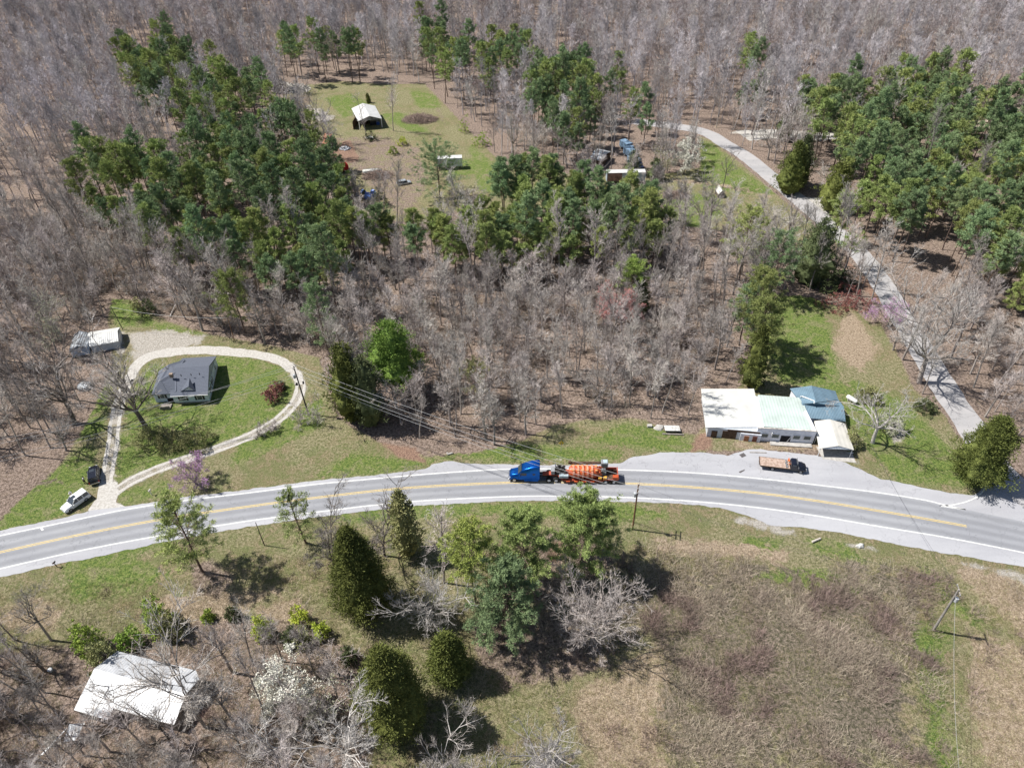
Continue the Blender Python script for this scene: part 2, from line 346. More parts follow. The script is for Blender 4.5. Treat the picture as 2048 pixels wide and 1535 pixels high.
n_big=noise(.09,5,.65);n_mid=noise(.35,8,.72,.8);n_fin=noise(1.9,8,.78);n_vf=noise(6,5,.8)
def cover(c,wgt=2.2,a=.32,b=.62,extra=None):
    v=mth('ADD',c,mth('MULTIPLY',mth('SUBTRACT',n_mid if extra is None else extra,.5),wgt));v=mth('ADD',v,mth('MULTIPLY',mth('SUBTRACT',n_fin,.5),.7));return rng_(v,a,b)
dry=mix(rng_(n_fin,.40,.60),(.35,.31,.19),(.145,.15,.065))
dry=mix(rng_(n_big,.42,.6),dry,mix(rng_(n_fin,.4,.6),(.33,.26,.17),(.19,.175,.085)))
gpatch=rng_(mth('ADD',n_mid,mth('MULTIPLY',n_big,.6)),.76,.92)
dry=mix(mth('MULTIPLY',gpatch,.5),dry,(.13,.18,.055))
lush=mix(rng_(n_fin,.40,.62),(.215,.26,.075),(.07,.13,.03))
lush=mix(rng_(n_mid,.47,.62,0.,.8),lush,mix(rng_(n_fin,.4,.6),(.33,.30,.17),(.17,.18,.075)))
litter=mix(rng_(n_fin,.40,.60),(.38,.295,.245),(.14,.105,.08))
litter=mix(rng_(n_mid,.55,.75),litter,(.31,.245,.17))
straw=mix(rng_(n_fin,.38,.62),(.48,.38,.28),(.25,.19,.125))
clay=mix(rng_(n_fin,.38,.62),(.38,.25,.18),(.21,.13,.10))
dark=mix(rng_(n_fin,.40,.60),(.27,.22,.17),(.095,.09,.055))
grav=mix(rng_(n_fin,.38,.64),(.56,.52,.47),(.33,.30,.25))
col=mix(cover(sa.outputs[0],1.5,.22,.5),dry,lush)
col=mix(cover(sb.outputs[2],3.2,.4,.7),col,dark)
col=mix(cover(sb.outputs[0]),col,straw)
col=mix(cover(sa.outputs[1],1.1,.4,.6),col,litter)
col=mix(cover(sb.outputs[1],1.),col,clay)
col=mix(cover(sa.outputs[2],1.1,.42,.62),col,grav)
speck=rng_(n_vf,.34,.66,.45,1.45);vm=nd(t,'ShaderNodeVectorMath');vm.operation='SCALE';L(col,vm.inputs[0]);L(speck,vm.inputs['Scale'])
L(vm.outputs[0],bs.inputs['Base Color'])
bp=nd(t,'ShaderNodeBump');bp.inputs['Strength'].default_value=.9;bp.inputs['Distance'].default_value=.45
hh=mth('ADD',n_fin,mth('MULTIPLY',n_vf,.35));L(hh,bp.inputs['Height']);L(bp.outputs[0],bs.inputs['Normal'])
me.materials.append(gm);tag(link('ground',me),kind='structure')
# ---------------------------------------------------------------- roads
def asphalt(name,c1,c2,crack=.35):
    m=bpy.data.materials.new(name);m.use_nodes=True;t=m.node_tree;b=t.nodes['Principled BSDF'];b.inputs['Roughness'].default_value=.85;b.inputs['Specular IOR Level'].default_value=.25
    L=t.links.new;tc=t.nodes.new('ShaderNodeTexCoord')
    def nz(s,d=6,r=.6,sc=(1,1,1)):
        mp=t.nodes.new('ShaderNodeMapping');mp.inputs['Scale'].default_value=sc;L(tc.outputs['Object'],mp.inputs[0])
        q=t.nodes.new('ShaderNodeTexNoise');q.inputs['Scale'].default_value=s;q.inputs['Detail'].default_value=d;q.inputs['Roughness'].default_value=r;L(mp.outputs[0],q.inputs['Vector']);return q.outputs['Fac']
    def mr(v,a,b_,c=0,d=1):
        q=t.nodes.new('ShaderNodeMapRange');L(v,q.inputs[0]);
        for k,x in zip(range(1,5),(a,b_,c,d)): q.inputs[k].default_value=x
        return q.outputs[0]
    def mx(f,a,bb):
        q=t.nodes.new('ShaderNodeMix');q.data_type='RGBA';L(f,q.inputs['Factor'])
        for k,x in(('A',a),('B',bb)):
            if isinstance(x,tuple): q.inputs[k].default_value=(*x,1)
            else: L(x,q.inputs[k])
        return q.outputs['Result']
    c=mx(mr(nz(.12,5,.6,(.35,1.6,1)),.35,.65),c1,c2)
    c=mx(mr(nz(1.6,6,.7),.55,.8,0,.35),c,tuple(x*.6 for x in c1))
    c=mx(mr(nz(14,3,.7),.35,.7,0,.30),c,tuple(min(1,x*1.5) for x in c2))
    vo=t.nodes.new('ShaderNodeTexVoronoi');vo.feature='DISTANCE_TO_EDGE';vo.inputs['Scale'].default_value=.16
    nd2=t.nodes.new('ShaderNodeTexNoise');nd2.inputs['Scale'].default_value=.8;L(tc.outputs['Object'],nd2.inputs['Vector'])
    mxv=t.nodes.new('ShaderNodeVectorMath');mxv.operation='MULTIPLY_ADD';mxv.inputs[1].default_value=(3,3,3);L(nd2.outputs['Color'],mxv.inputs[0]);L(tc.outputs['Object'],mxv.inputs[2]);L(mxv.outputs[0],vo.inputs['Vector'])
    c=mx(mr(vo.outputs['Distance'],0,.012,crack,0),c,tuple(x*.45 for x in c1))
    if 'lane' in name:
        la=t.nodes.new('ShaderNodeAttribute');la.attribute_name='lane';mu=t.nodes.new('ShaderNodeMath');mu.operation='MULTIPLY';mu.inputs[1].default_value=8*math.pi;L(la.outputs['Fac'],mu.inputs[0])
        co_=t.nodes.new('ShaderNodeMath');co_.operation='COSINE';L(mu.outputs[0],co_.inputs[0])
        ad=t.nodes.new('ShaderNodeMath');ad.operation='MULTIPLY_ADD';ad.inputs[1].default_value=.5;L(co_.outputs[0],ad.inputs[0]);L(nz(.5,5,.7,(.3,1,1)),ad.inputs[2])
        c=mx(mr(ad.outputs[0],.1,1.,.38,0),c,tuple(x*.62 for x in c1))
    L(c,b.inputs['Base Color']);return m
M_lane=asphalt('travel_lane_asphalt',(.25,.255,.275),(.32,.325,.34),.45)
M_shoul=asphalt('shoulder_asphalt',(.31,.31,.33),(.40,.40,.415),.4)
M_side=asphalt('side_road_asphalt',(.30,.295,.30),(.40,.385,.38),.55)
M_whiteline=mat('white_road_paint',(.72,.72,.70),.6,.15,5,dirt=.35)
M_yellow=mat('yellow_road_paint',(.68,.50,.16),.6,.15,5,dirt=.3)
M_grav=mat('white_limestone_gravel',(.52,.50,.465),.95,.16,2.6,col2=(.35,.325,.29),bump=.05,dirt=.25)
def sheet(name,poly,z,m,jit=.0,seed=1,parent=None):
    poly=np.asarray(poly)
    if jit:
        out=[]
        for k in range(len(poly)):
            a=poly[k];b=poly[(k+1)%len(poly)];d=b-a;ln=np.linalg.norm(d);c=max(1,int(ln/.5));nrm=np.array([-d[1],d[0]])/(ln+1e-9)
            for q in range(c):
                p=a+d*q/c;out.append(p+nrm*jit*2*(vnoise(p[0],p[1],1.1,seed)+.5*vnoise(p[0],p[1],.45,seed+1)-.75))
        poly=np.array(out)
    b=MB();b.poly([(p[0],p[1],z) for p in poly]);
    return b.build(name,m,parent)
def ribbon(pts,w,z,jit=0.,seed=2,mb=None,off=0.):
    pts=np.asarray(pts,float);d=np.gradient(pts,axis=0);d/=np.linalg.norm(d,axis=1)[:,None]+1e-9;nn=np.stack([-d[:,1],d[:,0]],1)
    wa=np.full(len(pts),w) if np.isscalar(w) else np.asarray(w)
    l=pts+nn*(off+wa/2)[:,None];r=pts+nn*(off-wa/2)[:,None]
    if jit:
        l+=nn*(jit*2*(vnoise(l[:,0],l[:,1],.9,seed)-.5))[:,None];r+=nn*(jit*2*(vnoise(r[:,0],r[:,1],.9,seed+5)-.5))[:,None]
    mb=mb or MB();k=len(pts)
    mb.add([(p[0],p[1],z) for p in l]+[(p[0],p[1],z) for p in r],[(i,k+i,k+i+1,i+1) for i in range(k-1)]);return mb
tag(sheet('highway_shoulder',PAVE,.03,M_shoul,.16),kind='structure')
b=MB();k=len(sN)
Nn=np.array([sN[int(q)] for q in np.linspace(0,len(sN)-1,260)]);Ss=np.array([sS[int(q)] for q in np.linspace(0,len(sS)-1,260)])
K=7
for q in range(K): b.v+=[(*(n_*(1-q/(K-1))+s_*(q/(K-1))),.04) for n_,s_ in zip(Nn,Ss)]
for q in range(K-1): b.f+=[(q*260+i,(q+1)*260+i,(q+1)*260+i+1,q*260+i+1) for i in range(259)];b.m+=[0]*259
hw=b.build('highway',M_lane);at_=hw.data.attributes.new('lane','FLOAT','POINT');at_.data.foreach_set('value',np.repeat(np.linspace(0,1,K),260).astype(np.float32))
tag(hw,kind='structure')
tag(ribbon(SR,SRW*2,.036,.22).build('side_road',M_side),kind='structure')
wl=[]
e1=int(len(sN)*.893)
b=ribbon(sN[:e1],.26,.05);tail=spline(A2([(1872,1012),(1908,1009),(1938,1001),(1958,990),(1970,976),(1976,958)]),.6)
tail[0]=sN[e1-1];ribbon(tail,.24,.05,mb=b);tag(b.build('edge_line',M_whiteline),kind='structure')
tag(ribbon(sS,.27,.05).build('edge_line',M_whiteline),kind='structure')
ey=[i for i,p in enumerate(sY) if p[0]<at(1960,1057)[0]][-1]
b=ribbon(sY[:ey],.14,.05,off=.16);ribbon(sY[:ey],.14,.05,off=-.16,mb=b);tag(b.build('centre_line',M_yellow),kind='structure')
# drive: full width gravel behind the house, two wheel tracks elsewhere
nL=len(LOOP);up=[i for i,p in enumerate(LOOP) if p[1]>at(600,770)[1]]
u0,u1=up[0],up[-1]
wts=np.interp(np.arange(u1-u0),[0,(u1-u0)*.2,(u1-u0)*.5,(u1-u0)*.8,(u1-u0)],[2.0,2.7,3.3,3.6,2.3])
b=ribbon(LOOP[u0:u1],wts*.9,.02,.28)
for off in(.82,-.82):
    ribbon(LOOP[:u0+2],.72,.02,.12,off=off,seed=int(off*10)+20,mb=b);ribbon(LOOP[u1-2:],.72,.02,.12,off=off,seed=int(off*10)+30,mb=b)
tag(b.build('gravel_driveway',M_grav),kind='structure')
tag(sheet('gravel_entrance',ENTR,.024,M_grav,.35),kind='structure')
tag(sheet('gravel_turnout',A2([(1606,394),(1645,396),(1668,408),(1672,425),(1650,436)]),.03,M_grav,.4),kind='structure')
tag(sheet('gravel_lane',A2([(1470,262),(1560,258),(1640,266),(1700,262),(1700,276),(1640,282),(1560,276),(1500,282)]),.03,M_grav,.5),kind='structure')
tag(sheet('cleared_dirt',A2([(1940,228),(1990,212),(2060,205),(2080,225),(2050,240),(1980,262),(1945,255)]),.3,mat('pale_bare_soil',(.50,.40,.33),.9,.15,1.5),.8),kind='structure')
# bitumen patch and drain lid on the apron
M_tar=mat('dark_patch_asphalt',(.11,.10,.10),.85,.2,5)
tag(sheet('asphalt_patch',A2([(1478,909),(1487,905),(1493,911),(1484,915)]),.042,M_tar,.03),'small dark square patch in the pale parking apron west of the flatbed truck','road patch')
tag(sheet('asphalt_patch',A2([(1477,943),(1490,938),(1489,941),(1480,946)]),.042,M_tar,.05),'dark smear of tar on the apron near the white edge line','road patch')
# dashed-in paint arrows by the edge of the shoulder
b=MB()
for q in ([(80,1056),(84,1054),(88,1059),(84,1061)],):
    b.poly([(p[0],p[1],.046) for p in A2(q)])
tag(b.build('survey_mark',M_whiteline),'small white paint mark on the road shoulder below the white car','road marking')
# ================================================================ VEGETATION
def foliage(name,c1,c2,objr=.2,trans=.0,cs=1.1):
    """leaf or needle colour varies clump by clump and tree by tree"""
    m=mat(name,c1,.75,.2,cs,col2=c2,objrand=objr,spec=.15);return m
M_bark=mat('grey_bark',(.37,.33,.30),.9,.3,4,objrand=.25,spec=.1)
M_pbark=mat('pine_bark',(.20,.15,.12),.9,.3,4,objrand=.15,spec=.1)
M_twig=mat('bare_twigs',(.58,.53,.485),.9,.25,1.5,objrand=.4,spec=.1)
M_twigfar=mat('bare_twigs_far',(.56,.52,.525),.9,.25,.6,objrand=.4,spec=.1)
M_twigbrn=mat('brown_twigs',(.40,.34,.31),.9,.25,.6,objrand=.3,spec=.1)
M_pale=mat('pale_bark',(.58,.545,.51),.9,.25,3,objrand=.15,spec=.1)
M_dkbark=mat('dark_oak_bark',(.17,.145,.125),.9,.3,3,spec=.1)
M_needle=foliage('pine_needles',(.36,.43,.15),(.17,.23,.075),.2)
M_needle2=foliage('blue_green_needles',(.27,.37,.175),(.13,.195,.10),.18)
M_cedar=foliage('cedar_foliage',(.165,.185,.05),(.07,.088,.025),.15)
M_fresh=foliage('fresh_green_leaves',(.34,.46,.09),(.18,.29,.05),.15)
M_lime=foliage('yellow_green_leaves',(.50,.58,.08),(.30,.38,.06),.1)
M_olive=foliage('olive_budding_leaves',(.34,.34,.15),(.19,.21,.09),.15)
M_white=foliage('white_blossom',(.80,.78,.68),(.62,.62,.50),.05)
M_palegr=foliage('pale_green_buds',(.42,.44,.29),(.28,.30,.19),.08)
M_red=foliage('red_maple_buds',(.56,.23,.22),(.40,.19,.17),.05)
M_purple=foliage('redbud_blossom',(.56,.30,.54),(.38,.19,.40),.05)
M_dkgreen=foliage('dark_shrub_leaves',(.13,.155,.07),(.06,.08,.035),.1)
M_rust=foliage('red_shrub_leaves',(.31,.13,.11),(.21,.10,.085),.08)
M_brush=mat('dry_brush_stems',(.48,.415,.32),.95,.25,.5,objrand=.3,spec=.05)
M_grass=foliage('grass_blades',(.42,.38,.20),(.22,.27,.09),.35)
def unit(a): return a/(np.linalg.norm(a,axis=-1,keepdims=True)+1e-9)
def rdir(r,n): return unit(r.normal(size=(n,3)))
def grow(P,D,L,segs,r,up=.15,jit=.18):
    n=len(P);pts=np.zeros((n,segs+1,3));pts[:,0]=P;d=D.copy()
    for s in range(segs):
        d=unit(d+np.array([0,0,up])+r.normal(size=(n,3))*jit);pts[:,s+1]=pts[:,s]+d*(L/segs)[:,None]
    return pts
def tubes(pts,rad,k):
    n,s,_=pts.shape;T=np.gradient(pts,axis=1);T=unit(T);ref=np.zeros_like(T);ref[...,2]=1
    ref[np.abs(T[...,2])>.9]=[1,0,0];U=unit(np.cross(T,ref));W=np.cross(T,U)
    a=np.arange(k)*2*np.pi/k
    V=pts[:,:,None,:]+rad[:,:,None,None]*(U[:,:,None,:]*np.cos(a)[None,None,:,None]+W[:,:,None,:]*np.sin(a)[None,None,:,None])
    idx=np.arange(n*s*k).reshape(n,s,k);A=idx[:,:-1];B=idx[:,1:]
    Fq=np.stack([A,np.roll(A,-1,2),np.roll(B,-1,2),B],-1).reshape(-1,4);return V.reshape(-1,3),Fq
def kids(pts,k,t0,t1,ang,lr,L,r,angj=12):
    n,s,_=pts.shape;t=r.uniform(t0,t1,(n,k))*(s-1);i=np.minimum(t.astype(int),s-2);f=(t-i)[...,None];ar=np.arange(n)[:,None]
    P=pts[ar,i]*(1-f)+pts[ar,i+1]*f;T=unit(pts[ar,i+1]-pts[ar,i]);N=unit(np.cross(T,r.normal(size=T.shape)))
    a=np.radians(ang+r.normal(size=(n,k))*angj)[...,None];D=T*np.cos(a)+N*np.sin(a)
    LL=(L[:,None]*lr*(1.15-.5*t/(s-1))*r.uniform(.7,1.2,(n,k)))
    return P.reshape(-1,3),D.reshape(-1,3),LL.ravel()
def tris(C,D,l,wd,r):
    """thin triangles: base at C, tip along D"""
    n=len(C);S=unit(np.cross(D,r.normal(size=(n,3))))*(wd/2 if np.isscalar(wd) else wd[:,None]/2)
    V=np.stack([C-S,C+S,C+D*(l if np.isscalar(l) else l[:,None])],1).reshape(-1,3);return V,np.arange(3*n).reshape(-1,3)
def quads(C,D,l,wd,r):
    """small leaf-spray blades (diamond shaped)"""
    n=len(C);S=unit(np.cross(D,r.normal(size=(n,3))))*wd/2;l=np.broadcast_to(l,(n,))[:,None]
    V=np.stack([C,C+D*l*.45+S,C+D*l,C+D*l*.45-S],1).reshape(-1,3);return V,np.arange(4*n).reshape(-1,4)
def lin(a,b,s): return np.linspace(a,b,s)[None,:]
class TM:
    def __init__(s): s.V=[];s.P=[];s.n=0
    def add(s,VF,m): s.V.append(VF[0]);s.P.append((VF[1]+s.n,m));s.n+=len(VF[0])
    def mesh(s,name,mats): return mesh_np(name,np.concatenate(s.V),s.P,mats)
def bare(seed,h=17,rad=None,nf=7,el0=24,spread=1.,tf=.42,limbs=20,k2=7,k3=7,tw=.034,ang=42,r0=.2,fork=False,mats=(M_bark,M_twig),far=False,bloom=None,bd=0,bs=.16):
    """returns trunk mesh and crown mesh (limbs, branches, twigs) of a leafless tree"""
    r=np.random.default_rng(seed);T=TM();C=TM();h=float(h)
    tp=grow(np.zeros((1,3)),np.array([[0,0,1.]])+r.normal(size=(1,3))*.04,np.array([h*.93]),9,r,.12,.055)
    if fork:
        st=grow(np.zeros((1,3)),unit(np.array([[.08,.0,1.]])),np.array([h*tf]),4,r,.1,.06)
        T.add(tubes(st,lin(r0*1.15,r0*.85,5),7),0);az=np.arange(nf)*2.4+r.uniform(0,6);el=np.radians(np.minimum(np.linspace(el0,80,nf)+r.normal(size=nf)*4,84));rad=rad or h*.42*spread
        D=np.stack([np.cos(az)*np.cos(el),np.sin(az)*np.cos(el),np.sin(el)],1);Lf=np.minimum(h*(1-tf)*.92/np.sin(el),rad*.86/np.cos(el))*r.uniform(.88,1.08,nf)
        fp=grow(np.repeat(st[:,-1]-[0,0,.15],nf,0),D,Lf,7,r,.04,.2);C.add(tubes(fp,np.repeat(lin(r0*.5,.025,8),nf,0),5),0)
        P1,D1,L1=kids(fp,max(5,int(limbs/7*2)),.12,1.,46,.40,Lf,r)
    else:
        T.add(tubes(tp,lin(r0,.045,10),6),0);T.n=len(T.V[0])
        P1,D1,L1=kids(tp,limbs,tf,.99,ang,.30*spread,np.array([h]),r,9)
    n1=len(P1);b1=grow(P1,D1,L1,4,r,.16,.16);C.add(tubes(b1,np.repeat(lin(1,.3,5),n1,0)*(.014*L1+.012)[:,None],3 if far else 4),0)
    P2,D2,L2=kids(b1,k2,.2,1,44,.46,L1,r);b2=grow(P2,D2,L2,2,r,.12,.18)
    if far: C.add(tris(P2,unit(b2[:,-1]-P2),L2*1.1,.055,r),1)
    else: C.add(tubes(b2,np.repeat(lin(1,.4,3),len(P2),0)*(.012*L2+.008)[:,None],3),1)
    P3,D3,L3=kids(b2,k3,.1,1,38,.62,L2,r);L3=np.clip(L3,.5,1.5)
    C.add(tris(P3,unit(D3+[0,0,.25]),L3,tw,r),1)
    if bloom is not None:
        q=r.permutation(len(P3))[:bd] if bd<len(P3) else np.arange(len(P3));rep=max(1,bd//len(P3))
        c=np.repeat(P3[q]+D3[q]*(L3[q]*.6)[:,None],rep,0);c=c+r.normal(size=c.shape)*.14
        C.add(quads(c,rdir(r,len(c)),bs*1.4,bs,r),2)
    mm=list(mats)+([bloom] if bloom else [])
    return T.mesh('trunk',mm),C.mesh('crown',mm)
def pine(seed,h=18,cb=.42,rad=3.6,nb=62,nt=8,nn=20,mn=M_needle,l=.48,wd=.095,flat=.0,r0=.2,far=False,lean=.03):
    r=np.random.default_rng(seed);T=TM();C=TM()
    tp=grow(np.zeros((1,3)),unit(np.array([[0,0,1.]])+r.normal(size=(1,3))*lean),np.array([float(h)*.97]),9,r,.1,.035)
    T.add(tubes(tp,lin(r0,.05,10),6),0)
    t=np.sort(r.uniform(cb,1.,nb)**.9);u=(t-cb)/(1-cb)
    prof=np.clip(np.sin(np.clip(u*.86+.2,0,1.12)*np.pi*.86)**.75,.12,1)*rad
    i=np.minimum((t*9).astype(int),8);f=(t*9-i)[:,None];P=tp[0,i]*(1-f)+tp[0,np.minimum(i+1,9)]*f
    az=np.arange(nb)*2.399+r.normal(size=nb)*.5;el=np.radians(-5+55*u**1.5+r.normal(size=nb)*10)
    Lb=prof*r.uniform(.5,1.2,nb);D=np.stack([np.cos(az)*np.cos(el),np.sin(az)*np.cos(el),np.sin(el)],1)
    b=grow(P,D,Lb,3,r,.12,.1);C.add(tubes(b,np.repeat(lin(.05,.02,4),nb,0),3),1)
    c,cd,_=kids(b,nt,.42,1.05,40,.3,Lb,r);c=c+cd*r.uniform(.1,.75,(len(c),1))
    ends=b[:,-1];c=np.concatenate([c,ends]);n=len(c);od=unit(c-(np.array([0,0,1.])*c[:,2:3]*0+[0,0,h*.6])+[0,0,1e-3])
    cc=np.repeat(c,nn,0)+r.normal(size=(n*nn,3))*.16*[1,1,.6];dd=unit(rdir(r,n*nn)+np.repeat(od,nn,0)*.45+[0,0,.45])
    C.add(quads(cc,dd,l*r.uniform(.7,1.2,n*nn),wd,r),0)
    return T.mesh('trunk',[M_pbark]),C.mesh('crown',[mn,M_pbark])
def hull(u,pw):
    return np.minimum(1,((u+.1)/.34)**.6)*np.clip(1.0-u,0,1)**(pw*.95)*1.22
def core(h,rad,base,pw,lump,seed,k=.74):
    """dense inner foliage mass of a cedar"""
    nu,nv=22,26;u=np.linspace(0,1,nu);z=(base+u*(1-base))*h*.93;az=np.linspace(0,2*np.pi,nv+1)[:-1];A,U=np.meshgrid(az,u);Z=(base+U*(1-base))
    R=rad*k*hull(U,pw)*(1+lump*np.sin(A*3+seed+Z*7)*np.cos(A*2-Z*5))
    R=R*(1+.16*np.random.default_rng(seed).normal(size=R.shape));V=np.stack([np.cos(A)*R,np.sin(A)*R,Z*h*.93+0*R],-1).reshape(-1,3);i=np.arange(nu*nv).reshape(nu,nv)
    return V,np.stack([i[:-1],np.roll(i,-1,1)[:-1],np.roll(i,-1,1)[1:],i[1:]],-1).reshape(-1,4)
def cedar(seed,h=12,rad=3.,n=5200,mn=M_cedar,l=.5,wd=.2,pw=.62,lump=.22,base=.04,r0=.18,inner=.55):
    """dense egg-shaped evergreen: sprays gathered in lumps over an uneven hull"""
    r=np.random.default_rng(seed);T=TM();C=TM()
    T.add(tubes(grow(np.zeros((1,3)),np.array([[0,0,1.]]),np.array([h*.9]),4,r,.1,.03),lin(r0,.04,5),6),0)
    nl=int(n/26);z=r.uniform(base,1.,nl)**.85;u=(z-base)/(1-base)
    R=rad*hull(u,pw)*r.uniform(.78,1.2,nl)
    az=r.uniform(0,2*np.pi,nl);wob=1+lump*np.sin(az*3+seed+z*7)*np.cos(az*2-z*5)
    q=np.where(r.uniform(size=nl)<.78,r.uniform(.82,1.06,nl),r.uniform(inner,.85,nl))
    c=np.stack([np.cos(az)*R*wob*q,np.sin(az)*R*wob*q,z*h],1)
    od=unit(np.stack([np.cos(az),np.sin(az),.5+.9*u],1));C.add(core(h,rad,base,pw,lump,seed),0);nn=26;cc=np.repeat(c,nn,0)+r.normal(size=(nl*nn,3))*[.30,.30,.30]*(rad/3)**.5
    dd=unit(np.repeat(od,nn,0)+rdir(r,nl*nn)*.9);C.add(quads(cc,dd,l*r.uniform(.6,1.2,nl*nn),wd,r),0)
    return T.mesh('trunk',[M_pbark]),C.mesh('crown',[mn])
def shrub(seed,rad=1.5,h=1.6,n=700,mn=M_fresh,l=.3,wd=.14,stems=20,fill=.35):
    r=np.random.default_rng(seed);C=TM();T=TM()
    el=np.radians(r.uniform(35,88,stems));az=r.uniform(0,6.28,stems);D=np.stack([np.cos(az)*np.cos(el),np.sin(az)*np.cos(el),np.sin(el)],1)
    Ls=np.full(stems,1.)*h*r.uniform(.7,1.05,stems);b=grow(np.zeros((stems,3)),D,Ls,3,r,.1,.15);T.add(tubes(b,np.repeat(lin(.035,.012,4),stems,0),3),0)
    nl=max(6,n//16);d=rdir(r,nl);d[:,2]=np.abs(d[:,2]);q=r.uniform(fill,1,nl)**.5
    c=d*q[:,None]*[rad,rad,h*.95]*(1+.25*np.sin(d[:,:1]*5+seed));cc=np.repeat(c,16,0)+r.normal(size=(nl*16,3))*.14
    C.add(quads(cc,unit(rdir(r,nl*16)+np.repeat(d,16,0)*.7+[0,0,.3]),l*r.uniform(.6,1.2,nl*16),wd,r),0)
    return T.mesh('stem',[M_bark]),C.mesh('crown',[mn])
def brushmesh(seed,n=60,h=1.3,spread=.9,w=.03,m=M_brush,lean=.5):
    r=np.random.default_rng(seed);c=np.zeros((n,3));c[:,:2]=r.normal(size=(n,2))*spread*.5
    d=unit(r.normal(size=(n,3))*[lean,lean,.1]+[0,0,1]+np.concatenate([c[:,:2]*.4,np.zeros((n,1))],1))
    V,Fc=tris(c,d,h*r.uniform(.5,1.15,n),w,r);T=TM();T.add((V,Fc),0)
    c2=c+d*r.uniform(.3,.8,(n,1))*h;T.add(tris(c2,unit(d+rdir(r,n)*.6),h*.4,w*.7,r),0);return T.mesh('brush',[m])
# ---- source shapes
SRC=bpy.data.collections.new('plant_shapes')     # never linked to the scene: shapes for the scattered stuff
def src(name,*meshes):
    """join meshes into one source object for scattering"""
    V=[];polys=[];mats=[];off=0
    for me in meshes:
        n=len(me.vertices);a=np.empty(n*3,np.float32);me.vertices.foreach_get('co',a);V.append(a.reshape(-1,3))
        base=len(mats);mats+=list(me.materials);nl=len(me.loops);lv=np.empty(nl,np.int32);me.loops.foreach_get('vertex_index',lv)
        np_=len(me.polygons);ls=np.empty(np_,np.int32);me.polygons.foreach_get('loop_start',ls);lt=np.diff(np.append(ls,nl));mi=np.empty(np_,np.int32);me.polygons.foreach_get('material_index',mi)
        for k in(3,4):
            for mm in np.unique(mi):
                s=(lt==k)&(mi==mm)
                if s.any(): polys.append((lv[ls[s][:,None]+np.arange(k)]+off,base+int(mm)))
        off+=n
    o=bpy.data.objects.new(name,mesh_np(name,np.concatenate(V),polys,mats));return o
def scatter(name,srcs,P,rot,scl,idx,kindlabel=None,cat=None):
    """ONE stuff object whose points carry copies of a few shapes"""
    coll=bpy.data.collections.new(name+'_shapes')
    for q,o in enumerate(srcs): o.name='%s_shape_%02d'%(name,q);coll.objects.link(o)
    me=bpy.data.meshes.new(name);me.vertices.add(len(P));me.vertices.foreach_set('co',np.asarray(P,np.float32).ravel())
    for nm,ty,dat in(('rot','FLOAT_VECTOR',rot),('scl','FLOAT_VECTOR',scl)):
        a=me.attributes.new(nm,ty,'POINT');a.data.foreach_set('vector',np.asarray(dat,np.float32).ravel())
    a=me.attributes.new('idx','INT','POINT');a.data.foreach_set('value',np.asarray(idx,np.int32));me.update()
    ob=link(name,me);ng=bpy.data.node_groups.new(name,'GeometryNodeTree')
    ng.interface.new_socket('Geometry',in_out='INPUT',socket_type='NodeSocketGeometry');ng.interface.new_socket('Geometry',in_out='OUTPUT',socket_type='NodeSocketGeometry')
    N=ng.nodes.new;gi=N('NodeGroupInput');go=N('NodeGroupOutput');ip=N('GeometryNodeInstanceOnPoints');ci=N('GeometryNodeCollectionInfo')
    ci.inputs['Collection'].default_value=coll;ci.inputs['Separate Children'].default_value=True;ci.inputs['Reset Children'].default_value=True
    def na(nm,ty):
        q=N('GeometryNodeInputNamedAttribute');q.data_type=ty;q.inputs['Name'].default_value=nm;return [o for o in q.outputs if o.enabled and o.name=='Attribute'][0]
    l=ng.links.new;l(gi.outputs[0],ip.inputs['Points']);l(ci.outputs[0],ip.inputs['Instance']);ip.inputs['Pick Instance'].default_value=True
    l(na('idx','INT'),ip.inputs['Instance Index']);l(na('scl','FLOAT_VECTOR'),ip.inputs['Scale'])
    e=N('FunctionNodeEulerToRotation');l(na('rot','FLOAT_VECTOR'),e.inputs[0]);l(e.outputs[0],ip.inputs['Rotation']);l(ip.outputs[0],go.inputs[0])
    md=ob.modifiers.new('scatter','NODES');md.node_group=ng;tag(ob,kindlabel,cat,kind='stuff');return ob
NEARB=[bare(11+s,h=h,spread=sp,tf=tf,limbs=22,k2=7,k3=9,tw=.027,mats=(M_bark,M_twig),ang=a,r0=.19) for s,(h,sp,tf,a) in enumerate([(18,.8,.45,32),(16,1.05,.40,42),(19,.7,.5,28),(14,.95,.35,36)])]
NEARB+=[bare(31+s,h=h,spread=sp,tf=tf,fork=True,limbs=26,k2=7,k3=9,tw=.027,r0=.24) for s,(h,sp,tf) in enumerate([(16,.8,.42),(13,1.0,.3)])]
FARB=[bare(51+s,h=h,spread=sp,tf=tf,limbs=20,k2=7,k3=9,tw=.055,ang=a,far=True,mats=((M_twigfar,M_twigfar),(M_bark,M_twigbrn),(M_twigfar,M_twigfar),(M_twigbrn,M_twigfar))[s],r0=.19) for s,(h,sp,tf,a) in enumerate([(18,1.0,.42,38),(16,1.2,.36,46),(19,.85,.5,32),(17,1.05,.3,42)])]
FARB+=[bare(61+s,h=h,spread=1.1,tf=.4,limbs=18,k2=7,k3=7,tw=.075,ang=44,far=True,mats=(M_pale,M_pale),r0=.2) for s,h in enumerate([17])]
PINES=[pine(71+s,h=h,cb=cb,rad=rd,nb=nb,mn=m) for s,(h,cb,rd,nb,m) in enumerate([(18,.48,3.2,56,M_needle),(20,.55,2.9,50,M_needle2),(15,.42,2.9,52,M_needle),(17,.5,3.6,60,M_needle2),(13,.3,2.6,50,M_needle)])]
